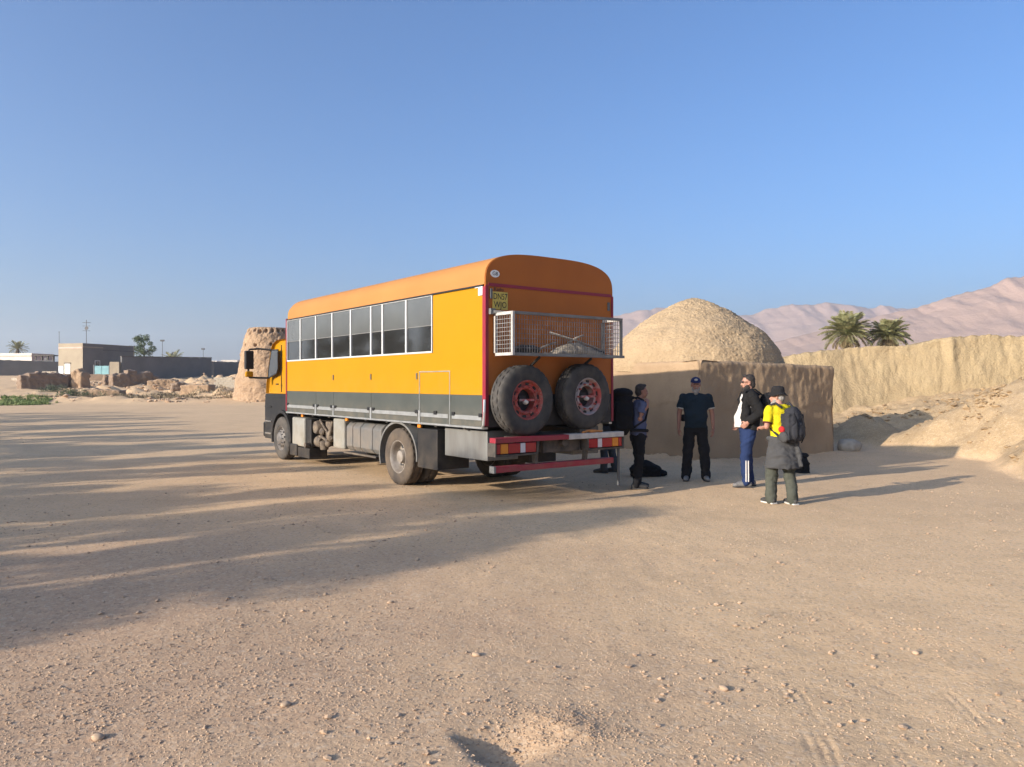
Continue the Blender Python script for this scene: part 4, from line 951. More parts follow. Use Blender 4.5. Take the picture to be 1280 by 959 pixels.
LW = wall_thing('compound_wall', 'long grey compound wall running from the brown house to the right', (-48.6, 95.0), (-41.6, 105.6), 4.95, 5.15, .25, 'greywall', 'darkwood')
MB().box((-1.25, -.35, -.5), (-.1, .15, 2.35)).build('end_pier', 'houselit', LW)
wall_thing('compound_wall', 'lower grey wall continuing the long compound wall towards the tower', (-41.3, 105.8), (-32.8, 122), 4.65, 5.0, .25, 'greywall', None)
def simple(name, label, cat, boxes, group=None):
    x, y = boxes[0][1][0], boxes[0][1][1]; z = gz(x, y); t = thing(name, label, cat, (x, y, z), 0, group)
    for nm, (cx, cy), (sx, sy, za, zb), m in boxes:
        MB().box((cx-x-sx/2, cy-y-sy/2, za), (cx-x+sx/2, cy-y+sy/2, zb)).build(nm, m, t)
    return t
simple('metal_gate', 'teal metal gate between the brown house and the grey wall', 'gate', [('gate_leaf', (-54.6, 100.8), (.9, .08, -.3, 1.75), 'teal'), ('gate_leaf', (-53.65, 100.8), (.9, .08, -.3, 1.75), 'teal'), ('gate_post', (-55.15, 100.8), (.14, .14, -.3, 1.9), 'darkmetal'), ('gate_post', (-53.1, 100.8), (.14, .14, -.3, 1.9), 'darkmetal')])
simple('flat_hut', 'small dark flat roofed hut behind the grey wall', 'hut', [('wall', (-60.5, 150), (2.9, 3, -.5, 2.5), 'shadegrey'), ('roof', (-60.5, 150), (3.3, 3.4, 2.502, 2.75), 'darkwood')])
for k, (px, d, w, h, lab, m) in enumerate([(268, 200, 2.6, 3.4, 'small white house just right of the dark hut', 'whitewash'), (279, 190, 2.2, 3.0, 'beige house between the two white ones left of the tower', 'houselit'), (290, 205, 4.2, 3.7, 'wide white house beside the mud tower', 'whitewash'), (245, 215, 4.5, 2.6, 'long low pale house beyond the grey wall', 'whitewash')]):
    X = (px-640)/955*d
    simple('village_house', lab, 'house', [('wall', (X, d), (w, 4, -1, h), m), ('roof', (X, d), (w+.3, 4.3, h+.002, h+.22), m), ('window', (X-w*.2, d-2.02), (w*.2, .06, h*.35, h*.7), 'darkmetal'), ('door', (X+w*.25, d-2.02), (w*.2, .06, -.2, h*.62), 'darkwood')])
# pale block wall in front of the tower
BW = thing('block_wall', 'pale concrete block wall standing left of the mud tower', 'wall', (-28.2, 74.5, gz(-28.2, 74.5)))
blk = MB().box((0, 0, 0), (.445, .2, .225)).mesh('block'); blk.materials.append(M['block'])
for r in range(7):
    for c in range(6):
        if r >= 6 and c > 3: continue
        o = bpy.data.objects.new('block', blk); COL.objects.link(o); o.parent = BW; o.location = (-.66 + c*.46 + (.0 if r % 2 else -.22), .02*((r*7+c*3) % 3)/3, -.15 + r*.24); o.rotation_euler = (0, 0, .02*((c*5+r) % 3 - 1))
# low mud walls and broken ruins
wall_thing('ruined_wall', 'low brown ruined wall in front of the brown house', (-58.3, 96), (-46.8, 97), 2.9, 2.75, .5, 'ruin')
wall_thing('ruined_wall', 'pale low mud wall at the far left edge', (-64.0, 98), (-58.6, 97), 2.35, 2.5, .5, 'block')
wall_thing('ruined_wall', 'dark grey wall in shade at the left edge below the white house', (-80.5, 119), (-67.5, 127), 5.35, 5.0, .4, 'greywall')
simple('ruined_gatehouse', 'small pale mud pier with a dark opening by the low wall', 'ruin', [('pier', (-56.2, 92), (.6, .6, -.4, 1.1), 'block'), ('pier', (-55.0, 92), (.5, .6, -.4, .9), 'block'), ('lintel', (-55.6, 92.02), (1.7, .5, 1.102, 1.3), 'block')])
def ruin_chunk(name, label, c, size, rz, seed, m='ruin', vox=.09):
    """a broken block of mud wall: fused overlapping lumps with an uneven top"""
    rs = random.Random(seed); mb = MB(); sx, sy, sz = size
    n = max(3, int(sx/0.7))
    for i in range(n):
        x = -sx/2 + sx*(i+.5)/n; h = sz*(0.72 + .28*math.sin(math.pi*(i+.5)/n)**.5 + rs.uniform(-.12, .08)); wd = sx/n*.62
        mb.box((x-wd, -sy/2+rs.uniform(-.05,.08)*sy, -.5), (x+wd, sy/2+rs.uniform(-.08,.05)*sy, h)); mb.ball((x+rs.uniform(-.2,.2), rs.uniform(-.2,.2)*sy, h*.9), (wd*.8, sy*.4, sz*.18), 8, 6)
    me = remesh(mb, vox, 2, .10*min(1, sz), 2.2, seed); o = link(name, me, m, None, 0, (c[0], c[1], gz(*c))); o.rotation_euler = (0, 0, rz); tag(o, label, 'ruin'); return o
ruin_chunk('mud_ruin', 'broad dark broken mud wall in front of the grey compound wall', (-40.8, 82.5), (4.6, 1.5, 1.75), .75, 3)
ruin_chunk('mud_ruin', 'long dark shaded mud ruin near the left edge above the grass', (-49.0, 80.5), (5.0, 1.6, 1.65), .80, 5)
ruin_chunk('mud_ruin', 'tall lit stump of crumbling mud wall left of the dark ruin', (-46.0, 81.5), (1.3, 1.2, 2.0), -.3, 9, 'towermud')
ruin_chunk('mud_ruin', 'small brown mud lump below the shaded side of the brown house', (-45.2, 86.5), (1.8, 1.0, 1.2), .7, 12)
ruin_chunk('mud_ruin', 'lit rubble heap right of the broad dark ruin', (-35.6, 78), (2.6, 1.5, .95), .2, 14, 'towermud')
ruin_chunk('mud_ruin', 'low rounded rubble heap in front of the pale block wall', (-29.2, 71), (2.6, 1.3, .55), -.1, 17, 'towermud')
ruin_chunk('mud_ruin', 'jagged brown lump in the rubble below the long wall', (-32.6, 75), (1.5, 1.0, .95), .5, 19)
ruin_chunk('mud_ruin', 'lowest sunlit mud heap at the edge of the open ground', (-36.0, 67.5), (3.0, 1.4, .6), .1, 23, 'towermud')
# poles and mast
def pole(name, label, cat, px, d, h, r, extra):
    X = (px-640)/955*d; z = gz(X, d); t = thing(name, label, cat, (X, d, z)); MB().tube([(0,0,-.3),(0,0,h)], r, 8).build('pole', 'darkmetal', t); extra(t, h)
def lamp_top(t, h):
    MB().box((-.25, -.25, h), (.25, .25, h+.08)).build('bracket', 'darkmetal', t)
    for x in (-.32, .02): MB().box((x, -.2, h+.082), (x+.3, .15, h+.3)).build('floodlight', 'darkmetal', t)
pole('light_pole', 'tall thin floodlight pole right of the round tree', 'lamp post', 203, 135, 6.0, .05, lamp_top)
pole('light_pole', 'shorter pole with a lamp above the dark hut', 'lamp post', 254, 150, 5.0, .05, lamp_top)
def mast_top(t, h):
    for z in (h-.4, h-.9, h-1.6):
        MB().bar((-.55, 0, z), (.55, 0, z), .05).build('cross_arm', 'darkmetal', t)
    for x in (-.4, -.1, .25, .5): MB().bar((x, -.3, h-.4), (x, .3, h-.4), .04).build('element', 'darkmetal', t)
    MB().lathe([(.001,0),(.2,.03),(.28,.09)], 14, o=(.1,-.06,h-1.25), ax=(0,-1,.2)).build('dish', 'greywall', t)
pole('antenna_mast', 'thin antenna mast rising over the brown house', 'antenna', 108, 112, 8.2, .045, mast_top)
pole('antenna_mast', 'thin bare pole at the left end of the brown house roof', 'pole', 74, 112, 6.4, .03, lambda t, h: MB().box((-.12,-.04,h),(.12,.04,h+.05)).build('cross_arm', 'darkmetal', t))
# ------------------------------------------------------------------ palms
def frond_geo(rs, L, droop, nl=34, lw=0.035):
    """one feather leaf along +x rising then drooping; returns verts, quads"""
    vs, fs = [], []
    def sp(t): return np.array([L*t*(1-0.18*t*droop), 0.0, L*(0.42*t - droop*0.62*t*t)])
    pts = [sp(i/10) for i in range(11)]
    for i in range(10):                       # rachis
        w = .03*(1-i/11)+.006; o = len(vs)
        for p in (pts[i], pts[i+1]): vs += [p+[0,-w,0], p+[0,w,0], p+[0,0,w]]
        fs += [(o,o+3,o+4,o+1),(o+1,o+4,o+5,o+2),(o+2,o+5,o+3,o)]
    for k in range(nl):
        t = .16 + .84*k/nl; p = sp(t); tn = sp(min(1, t+.02))-sp(t-.02); tn /= np.linalg.norm(tn)
        ll = L*.30*(math.sin(math.pi*min(1, t*.82+.12)))**.7*rs.uniform(.8, 1.1)
        for s in (-1, 1):
            d = tn*.62 + np.array([0, s*.72, .28*rs.uniform(.3, 1.3)-.2*t]); d /= np.linalg.norm(d)
            q = p + d*ll + np.array([0,0,-ll*.16]); m = p + d*ll*.5; wv = np.cross(d, [0,0,1]); wv = wv/np.linalg.norm(wv)*lw*.5 + np.array([0,0,lw*.25*s]); o = len(vs)
            vs += [p, m-wv, q, m+wv]; fs.append((o, o+1, o+2, o+3))
    return np.array(vs), fs
def palm(name, label, x, y, z, th, R, n, seed, tr=.22, grp=None, crown_only=False):
    rs = random.Random(seed); t = thing(name, label, 'palm tree', (x, y, z), rs.uniform(0, 6), grp)
    mb = MB(); pr = []
    for i in range(24): pr.append((tr*(1.15-.3*i/24)*(1.12 if i % 2 else .95), th*i/23))
    mb.lathe(pr, 12); mb.build('trunk', 'trunk', t, smooth=True)
    for nm, mt, lo, hi, cnt in (('frond', 'frond', -.15, 1.32, n), ('dry_frond', 'deadfrond', -.9, -.35, max(4, n//6))):
        for k in range(cnt):
            L = R*rs.uniform(.82, 1.08); el = lo + (hi-lo)*((k+.5)/cnt)**.9; az = k*2.399 + rs.uniform(-.2, .2)
            v, f = frond_geo(rs, L*(1 if nm == 'frond' else .75), rs.uniform(.55, .95)*(1.1-.35*max(0, el)))
            c, s = math.cos(el-.30), math.sin(el-.30); x_ = v[:,0]*c - v[:,2]*s; z_ = v[:,0]*s + v[:,2]*c; v[:,0], v[:,2] = x_+.1, z_
            c, s = math.cos(az), math.sin(az); v = np.stack([v[:,0]*c - v[:,1]*s, v[:,0]*s + v[:,1]*c, v[:,2]+th], -1)
            o = link(nm, soup(nm, v, np.array([q if len(q) == 4 else (*q, q[2]) for q in f]), mt), None, t)
    return t
palm('date_palm', 'larger left date palm showing above the earth bank', 20.2, 46, gz(20.2, 46)-.2, 3.08, 1.62, 80, 3)
palm('date_palm', 'smaller right date palm showing above the earth bank', 22.9, 46.5, gz(22.9, 46.5)-.2, 2.92, 1.40, 66, 8)
palm('date_palm', 'distant palm behind the white house at the far left', -103.5, 160, gz(-103, 160), 5.4, 2.3, 30, 5, .3)
palm('date_palm', 'small distant palm behind the grey wall right of the light pole', -63.0, 142, gz(-63, 142), 2.5, 2.6, 30, 15, .3)

# ------------------------------------------------------------------ broadleaf trees: trunk, limbs and leaf clumps
def leaf_crown(rs, clumps, per, ls, flat=.6):
    """clumps: (centre, radius); many small leaf quads scattered in each clump"""
    n = len(clumps)*per; C = np.repeat(np.array([c for c, r in clumps], float), per, 0); Rr = np.repeat(np.array([r for c, r in clumps], float), per)
    d = rs.normal(size=(n, 3)); d /= np.linalg.norm(d, axis=1)[:, None]; rad = rs.uniform(.25, 1, n)**.5
    P = C + d*(Rr*rad)[:, None]*np.array([1, 1, .85])
    a = rs.normal(size=(n, 3)); a /= np.linalg.norm(a, axis=1)[:, None]; b = np.cross(a, d); b /= (np.linalg.norm(b, axis=1)+1e-6)[:, None]
    s = ls*rs.uniform(.6, 1.3, n)[:, None]
    co = np.stack([P-a*s, P+b*s*flat*.6, P+a*s, P-b*s*flat*.6], 1).reshape(-1, 3)
    return co, np.arange(n*4).reshape(-1, 4)
def tree_meshes(seed, H, r, z0, ncl, per, ls, shape, m='leaf'):
    rs = np.random.default_rng(seed); cl = []
    for k in range(ncl):
        t = rs.uniform(0, 1); a = rs.uniform(0, 2*math.pi); rr = r*shape(t)*rs.uniform(.35, .95)
        cl.append(((math.cos(a)*rr, math.sin(a)*rr, z0 + (H-z0)*t), r*rs.uniform(.26, .44)))
    co, q = leaf_crown(rs, cl, per, ls); crown_me = soup('crown', co, q, m)
    mb = MB(); mb.tube([(0,0,-.3),(.03,.02,H*.25),(-.02,.03,H*.6),(0,0,H*.92)], [r*.13, r*.1, r*.06, .015], 8)
    for c, rr in cl[::3]:
        z = max(z0*.5, c[2]-rr*1.5); mb.tube([(0, 0, z), (c[0]*.5, c[1]*.5, (z+c[2])/2+.05), c], [r*.05, r*.035, .01], 5)
    return crown_me, mb.mesh('trunk', True)
def tree(label, x, y, meshes, sc=1.0, rz=0.0, grp=None, name='leafy_tree'):
    t = thing(name, label, 'tree', (x, y, gz(x, y)), rz, grp); t.scale = (sc, sc, sc) if not isinstance(sc, tuple) else sc
    c = link('crown', meshes[0], None, t); k = link('trunk', meshes[1], None, t)
    if not meshes[1].materials: meshes[1].materials.append(M['bark'])
    return t
tree('round green tree behind the long grey wall', -62.6, 130, tree_meshes(4, 6.6, 1.9, 2.6, 26, 170, .13, lambda t: math.sin(math.pi*(.18+.72*t))**.6), name='leafy_tree')
tree('dark green tree at the far left edge of the photo', -105, 150, tree_meshes(9, 6.0, 2.2, 1.6, 24, 150, .16, lambda t: math.sin(math.pi*(.2+.7*t))**.6), name='leafy_tree')
# the belt of tall slim trees off to the left that throws the long shadows and shows in the bus windows
col_shape = lambda t: (min(1, .75+t*1.2))*(1 - max(0, t-.55)/.45)**.62*.95 + .05
belt = [tree_meshes(20+k, 5.7, 1.22, .5, 46, 190, .085, col_shape, 'leafgrey') for k in range(3)]
Dv = Vector((0.84, 0.543)).normalized(); Nv = Vector((-Dv.y, Dv.x))
rb = random.Random(5)
belt_q = [(6.95, -15.2, 1.0), (7.7, -13.0, 1.02), (9.3, -13.4, 1.12), (10.15, -13.0, 1.06), (11.8, -13.3, .93), (12.85, -13.6, .9), (14.75, -13.0, .97), (16.1, -13.5, .93), (17.9, -13.2, .98), (19.2, -13.0, 1.0), (21.3, -13.4, 1.03), (22.7, -13.2, .95), (24.6, -13.0, 1.0), (26.6, -13.3, 1.02), (29.4, -13.2, 1.0), (31.0, -13.4, .9), (33.8, -13.1, .96), (36.0, -13.2, 1.05), (39.5, -13, .98), (41.3, -13.2, 1.0), (44.2, -13.1, 1.02), (47, -13, 1.1), (50, -13.3, .95)]
for k, (q, s, h) in enumerate(belt_q):
    p = Dv*s + Nv*q; w = 1.1 + .06*rb.uniform(-1, 1)
    tree('tall slim grey-green tree of the row outside the frame to the left', p.x, p.y, belt[k % 3], (w, w, h), rb.uniform(0, 6), 'row of tall slim trees that shades the ground', 'slim_tree')

# ------------------------------------------------------------------ grass, scrub and bushes at the left edge
def blades(name, label, cx, cy, rx, ry, n, h, m, seed, kind, w=.02, cat=None):
    rs = np.random.default_rng(seed); a = rs.uniform(0, 2*math.pi, n); r = np.sqrt(rs.uniform(0, 1, n)); x = cx+np.cos(a)*r*rx; y = cy+np.sin(a)*r*ry
    keep = fbm(x*.5, y*.9, 3, seed) > -.15; x, y = x[keep], y[keep]; n = len(x); z = ground_h(x, y); hh = h*rs.uniform(.4, 1.2, n)*(1-.5*r[keep]**2)
    an = rs.uniform(0, math.pi, n); wx, wy = np.cos(an)*w, np.sin(an)*w; lx, ly = rs.normal(0, .35, n)*hh, rs.normal(0, .35, n)*hh
    B = np.stack([np.stack([x-wx, y-wy, z-.02], -1), np.stack([x+wx, y+wy, z-.02], -1), np.stack([x+lx*.5+wx*.7, y+ly*.5+wy*.7, z+hh*.6], -1), np.stack([x+lx+wx*.1, y+ly, z+hh], -1)], 1)
    o = link(name, soup(name, B.reshape(-1, 3), np.arange(n*4).reshape(-1, 4), m), None); tag(o, label, cat, kind=kind); return o
blades('grass', 'patch of short green grass at the left edge', -42.5, 60.5, 6.2, 4.0, 16000, .34, 'grass', 3, 'stuff', .035)
blades('dry_grass', 'dry straw coloured scrub along the edge of the rubble', -33, 66.5, 13, 2.6, 9000, .32, 'dryshrub', 6, 'stuff', .03)
def bush(label, x, y, r, h, m, seed, n=18):
    rs = np.random.default_rng(seed); cl = [((rs.normal()*r*.55, rs.normal()*r*.4, h*rs.uniform(.1, .8)), r*.34) for _ in range(n)]
    co, q = leaf_crown(rs, cl, 110, .06); o = link('bush', soup('bush', co, q, m), None, None, 0, (x, y, gz(x, y))); tag(o, label, 'bush'); return o
bush('green bush at the edge of the open ground, right of the grass', -37.6, 66.0, 1.2, .75, 'leaf', 3)
bush('brown dry bush right of the green bush', -34.2, 66.8, .8, .45, 'dryshrub', 7)
bush('low dry bush below the lit rubble heap', -30.6, 67.5, 1.0, .4, 'dryshrub', 8)
bush('dull green scrub bush beside the long dark mud ruin', -45.5, 76.0, 1.4, .6, 'leafgrey', 9)

# ------------------------------------------------------------------ stones
def pebbles(name, label, n, xr, yr, dens, smin, smax, seed, pw=2.6, m='stone'):
    rs = np.random.default_rng(seed); d = yr[0]*(yr[1]/yr[0])**rs.uniform(0, 1, n)**1.0
    x = d*rs.uniform(xr[0], xr[1], n); y = d
    keep = rs.uniform(0, 1, n) < np.clip(dens(x, y), 0, 1); x, y = x[keep], y[keep]; n = len(x)
    s = smin*(smax/smin)**(rs.uniform(0, 1, n)**pw); z = ground_h(x, y)
    base = np.array([(1,0,0),(-1,0,0),(0,1,0),(0,-1,0),(0,0,1),(0,0,-1),(.62,.62,.5),(-.62,.62,.5),(.62,-.62,.5),(-.62,-.62,.5)], float)
    tri_ = np.array([(4,6,7),(4,7,9),(4,9,8),(4,8,6),(0,2,6),(2,1,7),(1,3,9),(3,0,8),(6,2,7),(7,1,9),(9,3,8),(8,0,6),(5,2,0),(5,1,2),(5,3,1),(5,0,3)])
    jit = 1 + rs.normal(0, .16, (n, 10, 1)); sc = np.stack([rs.uniform(.7, 1.3, n), rs.uniform(.6, 1.1, n), rs.uniform(.35, .8, n)], -1)
    V = base[None]*jit*sc[:, None, :]; an = rs.uniform(0, 2*math.pi, n); c, s_ = np.cos(an)[:, None], np.sin(an)[:, None]
    V = np.stack([V[..., 0]*c - V[..., 1]*s_, V[..., 0]*s_ + V[..., 1]*c, V[..., 2]], -1)*s[:, None, None] + np.stack([x, y, z + s*.18], -1)[:, None, :]
    F = (tri_[None] + (np.arange(n)*10)[:, None, None]).reshape(-1, 3)
    o = link(name, soup(name, V.reshape(-1, 3), F, m), None); tag(o, label, kind='stuff'); return o
def grit(n, seed):
    rs = np.random.default_rng(seed); d = 2.7*(9/2.7)**rs.uniform(0, 1, n); x = d*rs.uniform(-.75, .75, n); y = d
    keep = rs.uniform(0, 1, n) < np.clip(.18 + .8*grit_mask(x, y) + .5*fbm(x*.7, y*.7, 3, 221), 0, 1); x, y = x[keep], y[keep]; n = len(x)
    s = .0018*(.0075/.0018)**(rs.uniform(0, 1, n)**2.0); z = ground_h(x, y)
    base = np.array([(1,0,0),(0,1,0),(-1,0,0),(0,-1,0),(0,0,1)], float); t = np.array([(0,1,4),(1,2,4),(2,3,4),(3,0,4)])
    V = base[None]*(1+rs.normal(0, .2, (n, 5, 1)))*np.stack([rs.uniform(.7, 1.3, n), rs.uniform(.6, 1.1, n), rs.uniform(.5, 1.0, n)], -1)[:, None, :]
    an = rs.uniform(0, 6.3, n); c, s_ = np.cos(an)[:, None], np.sin(an)[:, None]
    V = np.stack([V[..., 0]*c - V[..., 1]*s_, V[..., 0]*s_ + V[..., 1]*c, V[..., 2]], -1)*s[:, None, None] + np.stack([x, y, z], -1)[:, None, :]
    o = link('grit', soup('grit', V.reshape(-1, 3), (t[None] + (np.arange(n)*5)[:, None, None]).reshape(-1, 3), 'stone'), None); tag(o, 'fine grit strewn over the near ground', kind='stuff')
grit(150000, 51)
def dens_near(x, y): return .22 + 1.1*fbm(x*.55, y*.55, 3, 101) + .9*np.exp(-(((x+1.2)/1.6)**2 + ((y-4.6)/1.1)**2))
pebbles('gravel', 'fine loose gravel over the foreground', 60000, (-.75, .75), (2.6, 14), dens_near, .0028, .0125, 5, 2.6)
pebbles('gravel', 'scattered small stones over the open ground', 14000, (-.75, .75), (2.8, 26), lambda x, y: .15 + .9*fbm(x*.4, y*.4, 3, 103), .007, .024, 7, 3.4)
def loose(x, y): return np.exp(-(((x-.26)/.26)**2 + ((y-3.78)/.2)**2)) * 1.2
pebbles('loose_dirt', 'crumbs of dug earth beside the small hole', 15000, (-.1, .2), (3.2, 4.1), loose, .002, .0085, 9, 2.4)
def md(x, y): return np.clip((ground_h(x, y)-.12)*1.4, 0, 1)*(x > 7)*(.25 + 1.1*fbm(x*.8, y*.8, 3, 105))
pebbles('clods', 'earth clods lying over the dirt mounds', 26000, (.3, .72), (12, 28), md, .015, .11, 11, 3.2, 'clod')
pebbles('rubble', 'stones and brick rubble in front of the grey wall', 7000, (-.60, -.33), (62, 100), lambda x, y: .15 + fbm(x*.3, y*.3, 3, 107), .05, .32, 13, 2.6)
for k, (px, py, r, lab) in enumerate([(595, 820, .024, 'lone grey stone in the middle foreground'), (357, 885, .024, 'dark stone at the lower left of the foreground'), (905, 855, .026, 'pale stone left of the tyre marks'), (488, 752, .022, 'stone at the edge of the long tree shadow'), (1145, 812, .024, 'small stone at the right of the foreground'), (122, 925, .028, 'flat stone near the lower left corner')]):
    d = 1.7*955/(py-477); X = (px-640)/955*d
    boulder('stone', X, d, (r*1.2, r*.9, r*.55), lab, 31+k, 'stone', 'stone', 'larger stones on the open ground', 2)
# ------------------------------------------------------------------ people.  local frame of a person: x to their right, y the way they face, z up; built 1.75 m tall
def loft(mb, rings, n=20):
    vs = []
    for cx, cy, z, rx, ry in rings:
        for k in range(n):
            a = 2*math.pi*k/n; e = .86
            vs.append((cx + rx*math.copysign(abs(math.cos(a))**e, math.cos(a)), cy + ry*math.copysign(abs(math.sin(a))**e, math.sin(a)), z))
    m = len(rings); fs = [(i*n+k, i*n+(k+1)%n, (i+1)*n+(k+1)%n, (i+1)*n+k) for i in range(m-1) for k in range(n)] + [tuple(range(n-1,-1,-1)), tuple((m-1)*n+k for k in range(n))]
    return mb.add(vs, fs)
def limb(mb, pts, rs, n=12):
    mb.tube(pts, rs, n)
    for p, r in zip(pts, rs): mb.ball(p, r*1.0, 10, 8)
    return mb
def hand(mb, Wp, d, nrm, thumb, curl=1.0):
    Wp, d, nrm, w = Vector(Wp), Vector(d).normalized(), Vector(nrm).normalized(), Vector(thumb).normalized()
    for i in range(4):                                   # palm
        o = w*((1.5-i)*.0195); mb.tube([Wp+o*.6, Wp+d*.045+o*.95, Wp+d*.088+o], [.014, .0155, .0125], 8)
    mb.ball(Wp+d*.045, .024, 10, 8)
    for i, L in enumerate((.070, .080, .074, .058)):     # index .. little
        p = Wp+d*.086+w*((1.5-i)*.020); pts = [p]; ang = 0
        for s, (f, da) in enumerate(((.45, 16+4*i), (.32, 32+5*i), (.23, 26))):
            ang += math.radians(da)*curl; p = p + (d*math.cos(ang)+nrm*math.sin(ang))*L*f; pts.append(p)
        mb.tube(pts, [.0098, .0092, .0086, .0070], 8); mb.ball(pts[-1], .0072, 8, 6)
        for q in pts[1:3]: mb.ball(q, .0093, 8, 6)
    t0 = Wp+d*.022+w*.026; t1 = t0+(d*.55+w*.75+nrm*.3).normalized()*.036; t2 = t1+(d*.85+w*.25+nrm*.45).normalized()*.034
    mb.tube([t0, t1, t2], [.0145, .0115, .0085], 8); mb.ball(t1, .0115, 8, 6); mb.ball(t2, .0086, 8, 6)
    return mb
def person(label, x, y, face, H, cfg, grp='travellers standing beside the truck'):
    f = Vector(face).normalized(); rz = math.atan2(-f.x, f.y)
    root = thing('person', label, 'person', (x, y, gz(x, y)), rz, grp); S = H/1.75; root.scale = (S, S, S)
    g = cfg.get; lean = g('lean', 0.0); belly = g('belly', 0.0); wd = g('wide', 1.0)
    def ty(z): return lean*max(0, z-.95)
    hipw = .095
    fl, fr = g('feet', ((-.11, 0.0), (.11, 0.0)))
    ank = [(fl[0], fl[1], .09), (fr[0], fr[1], .09)]
    knee = [((-hipw+fl[0])/2 - .005, fl[1]*.55 + g('kneef', (.03, .03))[0], .50), ((hipw+fr[0])/2 + .005, fr[1]*.55 + g('kneef', (.03, .03))[1], .50)]
    hip = [(-hipw, 0, .90), (hipw, 0, .90)]
    sh = [(-.185*wd, ty(1.42)-.005, 1.425), (.185*wd, ty(1.42)-.005, 1.425)]
    arms = g('arms'); el = [Vector(arms[0][0]), Vector(arms[1][0])]; wr = [Vector(arms[0][1]), Vector(arms[1][1])]
    hc = Vector((g('headx', 0), ty(1.6)+.025+g('heady', 0), 1.625 + g('headz', 0))); yaw = g('yaw', 0.0); cy_, sy_ = math.cos(yaw), math.sin(yaw)
    def hp(px, py, pz): return (hc.x + px*cy_ - py*sy_, hc.y + px*sy_ + py*cy_, hc.z + pz)
    # one continuous skin
    mb = MB(); tor = [(0,0,.84,.13,.09),(0,0,.93,.155,.105),(0,ty(1.05)+belly*.3,1.05,.140,.10+belly*.4),(0,ty(1.16)+belly*.3,1.16,.140*wd,.10+belly*.3),(0,ty(1.28),1.28,.158*wd,.108),(0,ty(1.38),1.38,.165*wd,.10),(0,ty(1.45),1.45,.115*wd,.075),(0,ty(1.5),1.49,.06,.058)]
    loft(mb, tor)
    limb(mb, [(0, ty(1.47), 1.45), (hc.x*.6, hc.y-.02, 1.56)], [.058, .052])
    for k in (0, 1):
        limb(mb, [hip[k], knee[k], ank[k]], [.088, .056, .040]); a = ank[k]
        mb.tube([(a[0], a[1]-.05, .045), (a[0], a[1]+.06, .045), (a[0]+(.012 if k else -.012), a[1]+.16, .03)], [.035, .04, .022], 10)
        limb(mb, [sh[k], el[k], wr[k]], [.047, .041, .027])
        hand(mb, wr[k], *arms[k][2:5], arms[k][5] if len(arms[k]) > 5 else 1.0)
    def hball(c, r): 
        q = MB().ball((0,0,0), r, 16, 12); mb.add([hp(c[0]+v[0], c[1]+v[1], c[2]+v[2]) for v in q.v], q.f)
    hball((0,-.012,.035), (.074,.092,.085)); hball((0,.012,-.045), (.060,.070,.075)); hball((0,.045,-.085), (.036,.034,.026)); hball((0,.06,-.02), (.052,.03,.06))
    q = MB().tube([(0,.078,.02),(0,.102,-.028),(0,.09,-.04)], [.008,.015,.011], 8); mb.add([hp(*v) for v in q.v], q.f)
    for s in (-1, 1): hball((s*.074,-.008,-.005), (.010,.018,.030)); hball((s*.028,.079,.028), (.022,.010,.008)); hball((s*.02,.082,-.062), (.018,.012,.007))
    body = link('body', remesh(mb, .0072, 1), g('skin', 'skin'), root)
    for s in (-1, 1):
        q = MB().ball((0,0,0), (.012,.006,.008), 10, 8); MB().add([hp(s*.031+v[0], .084+v[1], .010+v[2]) for v in q.v], q.f).build('eye', 'eye', root, smooth=True)
    mb = MB(); q = MB().ball((0,0,0), (.024,.006,.004), 10, 6); mb.add([hp(v[0], .083+v[1], -.066+v[2]) for v in q.v], q.f).build('mouth', 'maroon', root, smooth=True)
    if g('hair'):
        mb = MB()
        for c, r in ((((0,-.026,.055)), (.081,.090,.082)), ((0,-.055,0.0), (.072,.062,.08)), ((0,.03,.105), (.055,.05,.024))) + tuple(g('hairx', ())):
            q = MB().ball((0,0,0), r, 16, 12); mb.add([hp(c[0]+v[0], c[1]+v[1], c[2]+v[2]) for v in q.v], q.f)
        link('hair', remesh(mb, .008, 1, .005, 40, 3), g('hair'), root)
    if g('beard'):
        mb = MB(); L = g('beardlen', .03)
        for c, r in (((0,.05,-.10), (.045,.045,.04)), ((0,.058,-.115-L*.6), (.04,.035,.03+L)), ((-.045,.02,-.07), (.022,.045,.045)), ((.045,.02,-.07), (.022,.045,.045)), ((0,.088,-.05), (.03,.012,.010))):
            q = MB().ball((0,0,0), r, 14, 10); mb.add([hp(c[0]+v[0], c[1]+v[1], c[2]+v[2]) for v in q.v], q.f)
        link('beard', remesh(mb, .008, 1, .006, 40, 8), g('beard'), root)
    if g('glasses'):
        mb = MB()
        for s in (-1, 1):
            q = MB().ball((0,0,0), (.026,.008,.02), 12, 8); mb.add([hp(s*.031+v[0], .094+v[1], .012+v[2]) for v in q.v], q.f)
            mb.bar(hp(s*.056,.09,.016), hp(s*.078,.0,.014), .006)
        mb.bar(hp(-.01,.1,.016), hp(.01,.1,.016), .006); o = mb.build('sunglasses', 'eye', root, smooth=True); o['kind'] = 'stuff'
    # clothes
    def up(k, t): return tuple(Vector(sh[k]).lerp(el[k], t)) if t <= 1 else tuple(el[k].lerp(wr[k], t-1))
    top = g('top'); e = g('fit', .018); zlo = g('hem', .90)
